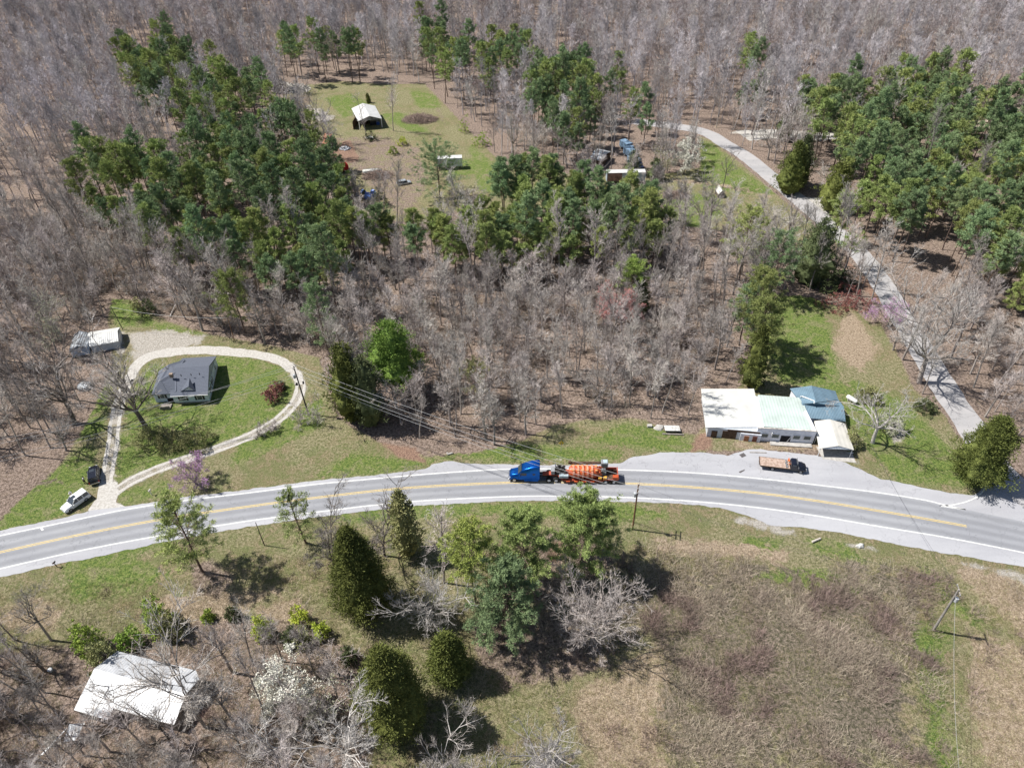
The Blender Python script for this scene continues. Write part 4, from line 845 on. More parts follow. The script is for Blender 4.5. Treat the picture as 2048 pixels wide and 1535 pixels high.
# ================================================================ BUILDINGS
M_shing=mat('charcoal_shingles',(.135,.15,.185),.9,.2,9,col2=(.09,.10,.128),stripe=(1,.32,.015))
M_siding=mat('white_lap_siding',(.70,.80,.88),.7,.06,2,stripe=(2,.2,.012))
M_wpaint=mat('white_painted_wood',(.80,.80,.79),.6,.08,3)
M_wold=mat('weathered_white_wall',(.80,.82,.88),.8,.08,1.6,dirt=.2)
M_dark=mat('dark_opening',(.015,.015,.018),.9,.2,3)
M_glass=mat('window_glass',(.05,.06,.075),.12,.2,2,spec=.6)
M_shut=mat('black_shutters',(.03,.03,.035),.6,.2,8)
M_roofW=mat('white_metal_roof',(.60,.60,.58),.55,.08,.5,stripe=(0,.45,.02),dirt=.14)
M_roofP=mat('white_membrane_roof',(.58,.58,.55),.7,.05,.4,dirt=.12)
M_roofG=mat('pale_green_metal_roof',(.48,.555,.515),.6,.07,.35,stripe=(0,.6,.012),dirt=.16)
M_roofB=mat('blue_metal_roof',(.15,.235,.30),.45,.1,.6,stripe=(0,.3,.02),spec=.5)
M_roofT=mat('beige_metal_roof',(.60,.58,.53),.6,.05,.5,stripe=(0,.9,.008))
M_tin=mat('galvanised_tin_roof',(.50,.51,.525),.45,.15,.5,stripe=(0,.42,.012),dirt=.3,metal=.15)
M_tinold=mat('weathered_tin_roof',(.46,.49,.52),.5,.25,.6,stripe=(0,.4,.03),dirt=.35,metal=.15)
M_wood=mat('weathered_grey_wood',(.30,.27,.24),.9,.25,3,stripe=(0,.25,.02))
M_brown=mat('brown_boards',(.12,.075,.05),.85,.3,3,stripe=(0,.22,.02))
M_rustd=mat('red_brown_door',(.24,.10,.07),.8,.25,5)
M_ply=mat('orange_plywood',(.42,.19,.10),.8,.3,5)
M_conc=mat('pale_concrete',(.45,.43,.40),.9,.15,2)
M_bluewall=mat('pale_blue_siding',(.50,.60,.74),.7,.1,2,stripe=(2,.2,.01))
M_greyw=mat('grey_metal_siding',(.56,.60,.65),.6,.1,1,stripe=(0,.3,.012))
class Bld:
    def __init__(s,name,label,cat,foot,rz,group=None):
        p=at(*foot);s.o=(p[0],p[1]);s.rz=rz;s.root=empty(name,(p[0],p[1],0),rz,label,cat,group)
        s.c,s.s=math.cos(rz),math.sin(rz)
    def L(s,p):
        x,y=p[0]-s.o[0],p[1]-s.o[1];return Vector((x*s.c+y*s.s,-x*s.s+y*s.c,p[2] if len(p)>2 else 0))
    def P(s,px,py,z): return s.L(at(px,py,z))
    def part(s,name,mb,m,parent=None,**k): return mb.build(name,m,parent or s.root,**k)
def inset(poly,c,d):
    out=[]
    for p in poly:
        v=Vector(c)-Vector(p);v.z=0;out.append(Vector(p)+v.normalized()*d)
    return out
def window(B,p0,p1,fr,w,z0,z1,shut=False,name='window',frame=None,glass=None,cross=True,bars=True,out=0.):
    """p0->p1: local wall base line with the outside on its right hand"""
    p0=Vector(p0[:2]+(0,)) if isinstance(p0,tuple) else Vector((p0[0],p0[1],0));p1=Vector((p1[0],p1[1],0))
    d=(p1-p0).normalized();nrm=Vector((d.y,-d.x,0));c=p0+(p1-p0)*fr+nrm*out;ang=math.atan2(d.y,d.x);zc=(z0+z1)/2
    f=MB();t=.09
    for dx,dz,sx,sz in((-w/2,0,t,z1-z0),(w/2,0,t,z1-z0),(0,(z1-z0)/2,w+t,t),(0,-(z1-z0)/2,w+t,t)):
        f.box(c+nrm*.05+d*dx+Vector((0,0,zc+dz)),(sx,.1,sz+ (t if sx==w+t else -t)*.0),ang)
    if bars: f.box(c+nrm*.045+Vector((0,0,zc)),(w-.1,.06,.05),ang)
    fo=f.build(name,frame or M_wpaint,B.root)
    g=MB();g.box(c+nrm*.02+Vector((0,0,zc)),(w-.1,.03,z1-z0-.1),ang);g.build('pane',glass or M_glass,fo)
    if shut:
        for sgn in(-1,1):
            q=MB();q.box(c+nrm*.04+d*sgn*(w/2+.27)+Vector((0,0,zc)),(.36,.07,z1-z0+.08),ang);q.build('shutter',M_shut,fo)
    return fo
def door(B,p0,p1,fr,w,h,m,name='door',out=.05,z=0.):
    p0=Vector((p0[0],p0[1],0));p1=Vector((p1[0],p1[1],0));d=(p1-p0).normalized();nrm=Vector((d.y,-d.x,0));c=p0+(p1-p0)*fr
    b=MB();b.box(c+nrm*out+Vector((0,0,z+h/2)),(w,.08,h),math.atan2(d.y,d.x));o=b.build(name,m,B.root)
    k=MB();k.box(c+nrm*(out+.06)+d*w*.36+Vector((0,0,z+h*.47)),(.07,.06,.1),math.atan2(d.y,d.x));k.build('handle',M_shut,o);return o
# ---------------- white farmhouse
B=Bld('farm_house','white sided house with charcoal shingle roof inside the gravel driveway loop','house',(380,770),R_(4))
ze,zr=2.5,4.9
bl,brr,fr,fl=B.P(365,716,ze),B.P(433,712,ze),B.P(415.5,788,ze),B.P(340,792,ze)
rr=(fr+brr)/2;rr.z=zr;rl=(fl+bl)/2;rl.z=zr
# wing on the left, ridge runs front to back
wbl,wfl=B.P(318,741,ze),B.P(303,789,ze);wfr=B.P(337,787.5,ze);wbr=Vector((bl.x-.2,wbl.y,ze))
wrb=B.P(338,728,4.5);wrf=Vector(((wfl.x+wfr.x)/2,wfl.y+2.6,4.5))
r=MB();r.slab([fl,fr,rr,rl],.16);r.slab([rl,rr,brr,bl],.16)
r.slab([wfl,Vector((wrf.x,wfl.y+2.2,4.5)),wrb,wbl],.16);r.slab([Vector((wrf.x,wfl.y+2.2,4.5)),Vector((rl.x+.8,rl.y-.9,4.56)),Vector((rl.x+1.0,bl.y-2.,3.6)),wrb],.15)
r.slab([wfl,wfr,Vector((wrf.x,wfl.y+2.2,4.5))],.15);r.slab([wfr,Vector((fl.x+1.2,fl.y+1.,3.0)),Vector((rl.x+.8,rl.y-.9,4.56)),Vector((wrf.x,wfl.y+2.2,4.5))],.15)
roof=B.part('roof',r,M_shing)
cx=(fl+fr+brr+bl)/4;wq=inset([fl,fr,brr,bl],cx,.45);wl=MB();wl.prism([(p.x,p.y) for p in wq],.35,2.42)
for a,b_,c_ in((wq[1],wq[2],rr),(wq[3],wq[0],rl)):
    m_=(a+b_)/2;m_.z=zr-.22;a=Vector((a.x,a.y,2.42));b_=Vector((b_.x,b_.y,2.42));wl.slab([a,b_,m_],.01)
ww=inset([wfl,Vector((wq[0].x-.02,wfl.y,ze)),Vector((wq[0].x-.02,wbl.y,ze)),wbl],(wfl+wbl)/2+Vector((2,0,0)),.3)
wl.prism([(ww[0].x,ww[0].y),(wq[0].x-.01,ww[0].y),(wq[0].x-.01,ww[3].y),(ww[3].x,ww[3].y)],.1,2.40)
wall=B.part('wall',wl,M_siding)
b=MB();b.prism([(p.x,p.y) for p in inset(wq,cx,.06)],-.1,.36);B.part('foundation',b,M_conc)
A,Bq=(wq[0].x,wq[0].y),(wq[1].x,wq[1].y)
for f_ in(.28,.75): window(B,A,Bq,f_,1.1,.85,2.15,True)
window(B,(ww[0].x,ww[0].y),(wq[0].x,ww[0].y),.42,.95,1.15,2.15,True)
C_=(wq[2].x,wq[2].y)
for f_ in(.22,.42,.8): window(B,Bq,C_,f_,.85,1.0,2.1,f_<.5)
door(B,(ww[0].x,ww[0].y),(wq[0].x,ww[0].y),.78,1.4,1.0,M_dark,'porch_opening')
b=MB();b.box(B.L(at(333,811,.15))+Vector((0,-.3,0)),(2.2,1.5,.3));b.box(B.L(at(333,811,.3))+Vector((0,-.9,.3)),(2.0,.08,.5));B.part('porch',b,M_wood)
ap=B.P(377,772.6,4.1);bk=B.P(379,755,4.75);d0,d1=B.P(359,784,2.75),B.P(392,783,2.75)
b=MB();b.slab([d0,ap,bk],.1);b.slab([ap,d1,bk],.1);B.part('gable_roof',b,M_shing,roof)
b=MB();b.slab([d0+Vector((.2,.25,.0)),d1+Vector((-.2,.25,0)),ap+Vector((0,.25,-.12))],.02);B.part('gable_face',b,M_wpaint,roof)
b=MB();q=B.P(342.4,750,5);b.box(q+Vector((0,0,-.1)),(.6,.5,.9));b.box(q+Vector((0,0,.38)),(.72,.62,.1));B.part('chimney',b,mat('old_brick',(.34,.26,.2),.9,.3,8),roof)
for px,py in((361,751.5),(381,750),(398,748.5),(331,735.5)):
    b=MB();q=B.P(px,py,4.9);b.tube([q+Vector((0,.3,-.35)),q+Vector((0,.3,.15))],.09,8);B.part('vent',b,M_shut,roof)
b=MB();b.box((fl+fr)/2+Vector((0,-.06,-.12)),((fr-fl).length,.12,.14),math.atan2((fr-fl).y,(fr-fl).x));B.part('gutter',b,M_wpaint,roof)
# ---------------- garage and shed
def gable(name,label,cat,foot,rz,corners,ze,zr,mroof,mwall,along=0,inner=.2,end=None,th=.1,z0=0.):
    """corners px in order front-left, front-right, back-right, back-left at eave height; ridge parallels side 'along'"""
    B=Bld(name,label,cat,foot,rz);c=[B.P(x,y,ze) for x,y in corners]
    if along==0: e0,e1=(c[0]+c[3])/2,(c[1]+c[2])/2
    else: e0,e1=(c[0]+c[1])/2,(c[3]+c[2])/2
    e0.z=e1.z=zr;r=MB()
    if along==0: r.slab([c[0],c[1],e1,e0],th);r.slab([e0,e1,c[2],c[3]],th)
    else: r.slab([c[0],e0,e1,c[3]],th);r.slab([e0,c[1],c[2],e1],th)
    ro=B.part('roof',r,mroof);ctr=(c[0]+c[1]+c[2]+c[3])/4;w=inset(c,ctr,inner);wl=MB()
    if mwall:
        wl.prism([(p.x,p.y) for p in w],z0,ze-.1)
        for a,b_ in (((w[0],w[3]),(w[1],w[2])) if along==0 else ((w[0],w[1]),(w[3],w[2]))):
            m_=(a+b_)/2;m_.z=zr-.2;wl.slab([Vector((a.x,a.y,ze-.1)),Vector((b_.x,b_.y,ze-.1)),m_],.01)
        B.part('wall',wl,mwall)
    return B,c,w,e0,e1,ro
B,c,w,e0,e1,ro=gable('garage','long garage with streaked white metal roof behind the big pale budding tree','garage',(210,680),R_(20),[(179,693.5),(237,682),(240,654),(178,664)],1.9,2.9,M_roofW,M_greyw)
door(B,w[1],w[2],.5,2.4,1.7,M_wpaint,'garage_door')
B,c,w,e0,e1,ro=gable('garden_shed','pale blue shed with branch shadowed metal roof left of the garage','shed',(158,695),R_(14),[(138,702),(175,693.5),(177,665),(148,668)],2.0,2.8,M_tinold,M_bluewall,1)
window(B,w[0],w[1],.5,.5,.9,1.4)
# round tarp covered well beside the drive
B=Bld('well_cover','low round grey tin cover in the brush left of the driveway','well cover',(171,775),0)
b=MB();b.loft([[(1.5*math.cos(a)*q,1.3*math.sin(a)*q,z) for a in np.linspace(0,2*math.pi,13)[:-1]] for q,z in((1,0),(1,.7),(.85,.95),(.1,1.25))]);B.part('cover',b,M_tinold)
b=MB();b.box((0,0,1.3),(.5,.4,.2),.3);B.part('cap',b,M_tin)
# ---------------- roadside store: four joined buildings, each a thing
B=Bld('storage_barn','store wing with flat white roof and dark barn doors, left end of the row','store',(1465,870),R_(-6))
zf,zb=2.7,2.5
c=[B.P(1411,853.5,zf),B.P(1524,852.5,zf),B.P(1508,777,zb),B.P(1402,777,zb)]
r=MB();r.slab(c,.2);ro=B.part('roof',r,M_roofP)
b=MB();d=(c[1]-c[0]);b.box((c[0]+c[1])/2+Vector((0,-.05,-.1)),(d.length,.09,.22),math.atan2(d.y,d.x));B.part('fascia',b,M_wpaint,ro)
fl_=B.L(at(1413,872));fr_=B.L(at(1520,882));bk_=Vector((c[2].x-.4,c[2].y-.4,0));bl_=Vector((c[3].x+.4,c[3].y-.4,0))
wl=MB();wl.prism([(fl_.x,fl_.y),(fr_.x,fr_.y),(bk_.x,bk_.y),(bl_.x,bl_.y)],-.1,[2.46,2.46,2.28,2.28]);B.part('wall',wl,M_greyw)
door(B,fl_,fr_,.13,1.1,1.7,M_brown,'door');door(B,fl_,fr_,.41,2.7,1.95,M_brown,'barn_door');
b=MB();d=(fr_-fl_);dn=d.normalized();nrm=Vector((dn.y,-dn.x,0));b.box(fl_+d*.66+nrm*.06+Vector((0,0,2.2)),(d.length*.6,.08,.42),math.atan2(d.y,d.x));B.part('board_band',b,M_brown)
b=MB();b.box(fl_+d*.80+nrm*.14+Vector((0,0,.95)),(d.length*.38,.28,1.9),math.atan2(d.y,d.x));lw=B.part('white_lean_wall',b,M_wold)
q0=fl_+d*.61+nrm*.28;q1=fl_+d*.99+nrm*.28
door(B,q0,q1,.32,.9,1.35,M_ply,'plywood_panel');door(B,q0,q1,.72,.85,1.45,M_rustd,'red_door')
b=MB();b.box(fl_+nrm*.05+Vector((.0,0,1.2)),(.18,.2,2.45),math.atan2(d.y,d.x));B.part('corner_board',b,M_wpaint)
B=Bld('roadside_store','white fronted store with pale green roof and picture windows','store',(1570,870),R_(-6))
zf,zb=3.0,2.8
c=[B.P(1526,852,zf),B.P(1629,861,zf),B.P(1603,795,zb),B.P(1516,789,zb)]
c[0]=Vector((c[0].x+.1,c[0].y,zf))
r=MB();r.slab(c,.18);ro=B.part('roof',r,M_roofG)
fl_=B.L(at(1509,879.5));fr_=B.L(at(1623.4,886.5));bk_=Vector((c[2].x-.1,c[2].y-.2,0));bl_=Vector((fl_.x+1.2,c[3].y-.2,0))
wl=MB();wl.prism([(fl_.x+.3,fl_.y+.1),(fr_.x,fr_.y+.1),(bk_.x,bk_.y),(bl_.x,bl_.y)],-.1,[2.75,2.75,2.55,2.55])
d=(fr_-fl_);an=math.atan2(d.y,d.x);wl.box((fl_+fr_)/2+Vector((0,0,1.68)),(d.length,.22,3.36),an)
for a,b_,zt in((Vector((fr_.x,fr_.y,0)),Vector((bk_.x-.15,bk_.y-4.2,0)),3.3),):
    dd=b_-a;wl.box((a+b_)/2+Vector((0,0,zt/2)),(dd.length,.3,zt),math.atan2(dd.y,dd.x))
B.part('wall',wl,M_wold)
b=MB();b.box((fl_+fr_)/2+Vector((0,0,3.40)),(d.length+.1,.3,.08),an);B.part('parapet_cap',b,mat('stained_coping',(.58,.54,.48),.8,.3,1.2,dirt=.6))
for f_ in(.145,.335,.70,.885): window(B,fl_,fr_,f_,1.35,1.05,2.05,glass=mat('shop_glass',(.10,.13,.13),.15,.3,1,spec=.6),bars=False,out=.11)
door(B,fl_,fr_,.52,1.9,1.75,M_dark,'open_doorway',out=.14)
b=MB();dn=d.normalized();nrm=Vector((dn.y,-dn.x,0));b.box(fl_+d*.575+nrm*.2+Vector((0,0,.85)),(.12,.1,1.9),an,ry=.35);b.box(fl_+d*.345+nrm*.2+Vector((-.9,0,2.2)),(.1,.35,.6),an);B.part('hanging_board',b,M_wpaint)
b=MB();b.box((fl_+fr_)/2+nrm*.75+d*.12+Vector((0,0,.12)),(d.length*.72,1.1,.24),an);B.part('front_step',b,M_conc)
B=Bld('blue_roof_house','building with a ribbed blue metal roof behind the white front store','building',(1640,820),R_(-6))
zE=2.5;A_=B.P(1580,776.5,zE);Bb=B.P(1623,771,4.0);Cc=B.P(1671,781.6,zE);Dd=B.P(1677,799,zE+.1);Ee=B.P(1632,804.5,3.9);Fl=B.P(1600,802,zE+.2);Gg=B.P(1604,808,2.9);Hh=B.P(1687.5,812.4,2.6);Ii=B.P(1691.5,842.3,2.2);Jj=B.P(1622,836,2.3)
r=MB();r.slab([A_,Fl,Ee,Bb],.12);r.slab([Bb,Ee,Dd,Cc],.12);r.slab([Fl,Gg,Ee],.12);r.slab([Ee,Gg,Hh,Dd],.12);r.slab([Gg,Jj,Ii,Hh],.12);ro=B.part('roof',r,M_roofB)
wl=MB();ring=[A_,Jj,Ii,Hh,Cc];ctr=sum(ring,Vector())/5;wi=inset(ring,ctr,.4);wl.prism([(p.x,p.y) for p in wi],-.1,2.1);B.part('wall',wl,M_wold)
b=MB();b.tube([B.P(1600,793,3.2),B.P(1604,792,3.3),B.P(1629,801.5,3.9),B.P(1628,806.5,3.7)],.1,5);B.part('white_pipe',b,M_wpaint,ro)
B=Bld('carport','open carport with beige metal roof at the right end of the store row','carport',(1667,900),R_(-8))
c=[B.P(1638,896.5,2.15),B.P(1708,899.5,2.15),B.P(1690,846.5,2.15),B.P(1628.5,841.5,2.15)];e0=B.P(1677,891,2.85);e1=B.P(1659.5,838,2.85)
r=MB();r.slab([c[0],e0,e1,c[3]],.06);r.slab([e0,c[1],c[2],e1],.06);ro=B.part('roof',r,M_roofT)
b=MB();b.slab([c[0]+Vector((.1,.08,-.02)),c[1]+Vector((-.1,.08,-.02)),e0+Vector((0,.08,-.04))],.04);B.part('gable_truss',b,M_greyw,ro)
for p in((c[0]+(e0-c[0])*.06),(c[1]+(e0-c[1])*.06),c[2],c[3],(c[0]+c[3])/2,(c[1]+c[2])/2):
    b=MB();q=Vector((p.x,p.y,0))*.97;b.tube([Vector((q.x,q.y,0)),Vector((q.x,q.y,2.1))],.06,5);B.part('post',b,M_wpaint)
b=MB();b.box(((c[2]+c[3])/2).xy.to_3d()+Vector((0,-.4,1.0)),(5.2,.1,2.0));B.part('back_wall',b,M_bluewall)
tag(sheet('carport_slab',A2([(1632,893),(1700,897),(1712,925),(1645,918)]),.034,M_conc,.1),kind='structure')
# ---------------- white metal roof building, lower left
B=Bld('metal_roof_building','large building with a bright white corrugated metal roof in the lower left thicket','building',(270,1420),R_(-22))
zf,zr=2.6,3.6
rl_,rr_=B.P(188.6,1336,zr),B.P(371.7,1387,zr);bk0,bk1,bk2=B.P(234,1301,3.0),B.P(392,1340,3.0),B.P(399,1357,3.1)
f0,f1,f2,f3=B.P(147.6,1418.5,2.3),B.P(216,1439,2.3),B.P(226.7,1415.5,2.7),B.P(348,1449,2.5)
mid=B.P(226.7+(226.7-216)*3.6,1415.5-(1439-1415.5)*2.2,zr)
r=MB();r.slab([rl_,rr_,bk2,bk1,bk0],.08)
k=rl_+(rr_-rl_)*.36
r.slab([f0,f1,f2,k,rl_],.08);r.slab([f2,f3,rr_,k],.08);ro=B.part('roof',r,M_tin)
wl=MB();ring=[f0,f1,f2,f3,rr_,bk2,bk1,bk0,rl_];ctr=sum(ring,Vector())/len(ring);wi=inset(ring,ctr,.25);zz=[min(p.z-.12,9) for p in ring];wl.prism([(p.x,p.y) for p in wi],-.3,zz);B.part('wall',wl,M_wood)
b=MB();q=B.P(372,1363,3.5);b.tube([q+Vector((0,0,-.3)),q+Vector((-.2,.2,1.4))],.08,6);B.part('flue_pipe',b,M_shut,ro)
b=MB()
for a_,b_ in((f0,f1),(f2,f3),(f1,f2)): 
    d_=b_-a_;b.box((a_+b_)/2+Vector((0,0,-.16)),(d_.length,.06,.2),math.atan2(d_.y,d_.x))
B.part('fascia',b,M_wood,ro)
# junk around it
B=Bld('tin_sheet','bent pale tin sheet lying below the white roof in the lower left','scrap',(150,1468),R_(20));b=MB();b.slab([(-1.2,-.8,.5),(1.0,-1.2,.15),(1.3,1.1,.3),(-.5,1.3,.9)],.04);b.slab([(-4.2,-1.9,.2),(-.9,.6,.9),(-.7,.9,.95),(-4.3,-1.6,.25)],.05);B.part('sheet',b,M_tin)
B=Bld('scrap_bucket','small white scrap piece by the crooked bare tree in the lower left','scrap',(103,1342),.4);b=MB();b.loft([[(.35*q*math.cos(a),.35*q*math.sin(a),z) for a in np.linspace(0,6.283,9)[:-1]] for q,z in((.8,0),(1,.6),(1.05,.62))]);B.part('tub',b,M_wpaint)
# ---------------- back clearing
B,c,w,e0,e1,ro=gable('pole_shed','open pole shed with grey white metal roof in the back clearing','shed',(738,240),R_(-4),[(716,242.5),(764,237.5),(750,211.5),(703,217)],3.4,4.9,M_roofW,None,1)
for p in c:
    b=MB();q=Vector((p.x*.93,p.y*.93,0));b.tube([q,Vector((q.x,q.y,3.3))],.16,6);B.part('post',b,M_wpaint)
b=MB();q=[Vector((p.x*.9,p.y*.9,0)) for p in c];b.box((q[2]+q[3])/2+Vector((0,0,1.5)),((q[2]-q[3]).length,.1,3.));b.box((q[0]+q[3])/2+Vector((0,0,1.5)),(.1,(q[0]-q[3]).length,3.));B.part('back_wall',b,M_brown)
b=MB();b.slab([c[0]+Vector((.3,.2,-.1)),c[1]+Vector((-.3,.2,-.1)),e0+Vector((0,.2,-.15))],.04);B.part('gable_face',b,M_tinold,ro)
for k,(f,d_,m_) in enumerate([((728,250),(2.2,3.,1.6),M_brown),((745,250),(2.4,4.2,1.5),M_shut),((754,252),(1.2,2.,1.2),mat('blue_plastic_drum',(.04,.10,.35),.5,.1,3))]):
    p=at(*f);o=empty('stored_crate',(p[0],p[1]+2,0),.2*k,['brown crate stack stored at the left under the pole shed','black covered implement stored under the pole shed','blue drum crate at the right under the pole shed'][k],'crate')
    b=MB();b.box((0,0,d_[2]/2),d_,0,top=.93);b.build('box',m_,o,bevel=.05);b=MB();b.box((0,0,d_[2]+.05),(d_[0]*.98,d_[1]*.98,.1));b.build('lid',M_wood,o)
B,c,w,e0,e1,ro=gable('well_house','tiny well house with pale roof and dark open front on the lawn','well house',(1441,392),R_(-35),[(1437,389),(1450,387),(1443,374.5),(1430,378)],1.3,2.4,M_roofT,mat('dark_log_wall',(.14,.11,.085),.9,.3,4),1)
door(B,w[0],w[1],.5,.8,1.2,M_dark,'opening')
def mound(name,label,cat,foot,rx,ry,h,m,seed,sticks=260,ln=1.6,w=.09,group=None):
    r=np.random.default_rng(seed);p=at(*foot);o=empty(name,(p[0],p[1],0),0,label,cat,group)
    a=r.uniform(0,6.28,sticks);q=r.uniform(0,1,sticks)**.6;c=np.stack([np.cos(a)*rx*q,np.sin(a)*ry*q,h*(1-q**2)*r.uniform(.2,1,sticks)],1)
    d=unit(r.normal(size=(sticks,3))*[1,1,.45]);T=TM();pts=np.stack([c-d*ln/2,c+d*ln/2],1);pts[...,2]=np.maximum(pts[...,2],.03);T.add(tubes(pts,np.repeat(lin(w/2,w/3,2),sticks,0),4),0)
    link('pile',T.mesh('pile',[m]),o);return o
M_stick=mat('dead_branches',(.33,.25,.21),.9,.3,2)
mound('brush_pile','big brown brush pile in the middle of the back clearing','brush pile',(840,240),6.5,4.2,1.9,M_stick,1,700,3.,.13)
mound('brush_pile','grey brush pile with a boat hull beside the red dump bed','brush pile',(755,352),5.,3.4,1.5,M_stick,2,500,2.6,.12)
mound('brush_pile','pale brush pile left of the tiny well house','brush pile',(1352,391),4.2,2.6,1.1,M_stick,3,400,2.4,.11)
mound('log_pile','heap of pale split logs at the upper left corner of the clearing','log pile',(585,180),7.,3.6,1.5,mat('pale_split_logs',(.62,.58,.52),.9,.2,2),4,240,4.5,.5)
mound('log_pile','smaller heap of pale logs left of the big log heap','log pile',(552,168),4.,2.2,1.,mat('pale_cut_logs',(.60,.56,.50),.9,.2,2),5,120,3.5,.4)
mound('junk_pile','white and grey junk heap in the wood right of the driveway bend','junk pile',(715,745),4.2,2.6,1.3,mat('white_scrap',(.55,.55,.56),.7,.3,1.2),6,150,1.8,.4)
mound('junk_pile','small white junk heap beside the red dump bed','junk pile',(690,298),1.8,1.5,.8,mat('white_plastic_scrap',(.68,.69,.72),.7,.25,1.2),7,60,1.2,.35)
mound('junk_pile','small white and green junk heap right of the pole shed tree','junk pile',(740,277),1.4,1.2,.7,mat('light_scrap',(.62,.64,.62),.7,.25,1.2),8,40,1.1,.3)
# tarp stack
p=at(733,393);o=empty('tarp_pile',(p[0],p[1],0),R_(-20),'pile wrapped in crumpled blue tarp between dark bushes','tarp pile')
r=np.random.default_rng(9);b=MB();M_tarp=mat('blue_tarp',(.13,.24,.62),.5,.25,.9,col2=(.35,.42,.68))
for k in range(14):
    x,y=r.uniform(-2.6,2.6),r.uniform(-1.8,1.8);b.box((x,y,.5+r.uniform(0,.5)),(r.uniform(.9,1.8),r.uniform(.8,1.5),r.uniform(.8,1.4)),r.uniform(0,3),top=.7)
b.build('tarp',M_tarp,o,bevel=.12)
# box trailers, dump bed, blue trucks
M_tyre=mat('black_rubber',(.02,.02,.02),.85,.2,6);M_rim=mat('steel_rim',(.42,.43,.45),.4,.15,5,metal=.5)
def wheel(parent,x,y,r=.4,w=.26,rim=M_rim):
    s=1 if y>0 else -1;b=MB();b.tube([(x,y-w/2,r),(x,y-w/2*.8,r),(x,y+w/2*.8,r),(x,y+w/2,r)],[r*.93,r,r,r*.93],16);o=b.build('wheel',M_tyre,parent,smooth=True)
    b=MB();b.tube([(x,y+s*(w/2-.04),r),(x,y+s*(w/2+.015),r)],[r*.6,r*.56],14);b.tube([(x,y+s*(w/2),r),(x,y+s*(w/2+.05),r)],r*.16,8);b.build('rim',rim,o);return o
def boxtrailer(label,foot,rz,l,w,h,msides,mroof,z0=1.0,cat='trailer'):
    p=at(*foot);o=empty('box_trailer',(p[0],p[1],0),rz,label,cat);b=MB();b.box((0,0,z0+h/2),(l,w,h));b.build('body',msides,o,bevel=.04)
    b=MB();b.box((0,0,z0+h+.04),(l+.04,w+.04,.09));b.build('roof',mroof,o)
    b=MB();b.box((0,0,z0-.12),(l*.95,w*.7,.2));b.build('chassis',M_shut,o)
    for x in(-l/2+1,-l/2+2.1):
        for y in(-w/2+.2,w/2-.2): wheel(o,x,y,.48,.28)
    return o
tr=boxtrailer('long white topped grey trailer with blue letters behind the middle pine stand',(1250,365),R_(0),12.4,2.5,2.8,mat('grey_blue_trailer_side',(.40,.46,.54),.5,.1,1),M_roofW)
M_ink=mat('dark_blue_lettering',(.03,.05,.22),.6,.05,5)
def text(s,size,loc,rot,m,parent,ext=.01,name='lettering'):
    cu=bpy.data.curves.new(name,'FONT');cu.body=s;cu.size=size;cu.extrude=ext;cu.align_x='CENTER';cu.align_y='CENTER'
    t_=bpy.data.objects.new(name,cu);sc.collection.objects.link(t_);t_.data.materials.append(m);bpy.context.view_layer.update();me=bpy.data.meshes.new_from_object(t_);bpy.data.objects.remove(t_);o=link(name,me,parent,loc);o.rotation_euler=rot;return o
text("C'O",1.5,(1.6,-1.27,2.9),(R_(90),0,0),M_ink,tr)
b=MB();b.box((-3.6,-1.26,2.4),(4.6,.03,2.7));b.build('rust_panel',mat('rusty_trailer_panel',(.28,.17,.15),.8,.3,1.2),tr)
boxtrailer('white roofed box trailer half hidden by the lone broad pine',(900,336),R_(3),8.5,2.6,2.8,M_greyw,M_roofW)
p=at(676,345);o=empty('dump_bed',(p[0],p[1],0),R_(28),'bright red open dump bed parked at the edge of the left pines','dump bed')
M_redp=mat('bright_red_paint',(.62,.03,.03),.4,.15,2);b=MB();l,w_,h_=7.,2.6,1.6
for c_,d_ in(((0,-w_/2,1.6),(l,.1,h_)),((0,w_/2,1.6),(l,.1,h_)),((l/2,0,1.6),(.1,w_,h_)),((-l/2,0,1.6),(.1,w_,h_)),((0,0,.9),(l,w_,.1))): b.box(c_,d_)
for x in np.linspace(-3,3,6): b.box((x,-w_/2-.08,1.6),(.12,.12,h_));b.box((x,w_/2+.08,1.6),(.12,.12,h_))
b.build('bed',M_redp,o,bevel=.02);b=MB();b.box((0,0,.55),(l*.95,1.1,.35));b.build('chassis',M_shut,o)
for x in(-2.4,-1.2,2.2):
    for y in(-.95,.95): wheel(o,x,y,.5,.3)
def simplecar(name,label,foot,rz,l,w,h,mb_,cat='car',truck=False,glass=True):
    p=at(*foot);o=empty(name,(p[0],p[1],0),rz,label,cat);zs=h*.56
    def ring(x,y,z0,z1,t=1.): return [(x,-y,z0),(x,y,z0),(x,y,z1*.92),(x,y*.9*t,z1),(x,-y*.9*t,z1),(x,-y,z1*.92)]
    b=MB();y=w/2;b.loft([ring(-l/2,y*.9,.35,zs*.95),ring(-l/2+.25,y,.25,zs),ring(l*.28,y,.25,zs),ring(l/2-.2,y*.95,.3,zs*.85),ring(l/2,y*.85,.38,zs*.75)])
    b.build('body',mb_,o,smooth=True)
    b=MB();x0,x1=(-l*.42,l*.16) if not truck else (-l*.02,l*.2)
    b.loft([[(x0,-y*.9,zs-.02),(x0,y*.9,zs-.02),(x1+.5,y*.9,zs-.02),(x1+.5,-y*.9,zs-.02)],[(x0+.3,-y*.74,h-.05),(x0+.3,y*.74,h-.05),(x1-.15,y*.74,h-.05),(x1-.15,-y*.74,h-.05)]]);b.build('windows',M_glass,o)
    b=MB();b.box(((x0+x1)/2+.08,0,h-.02),(x1-x0-.35,y*1.5,.07));b.build('roof',mb_,o,bevel=.03)
    for x in(-l*.3,l*.31):
        for s in(-1,1): wheel(o,x,s*(y-.12),.36,.22)
    return o
M_white=M_white
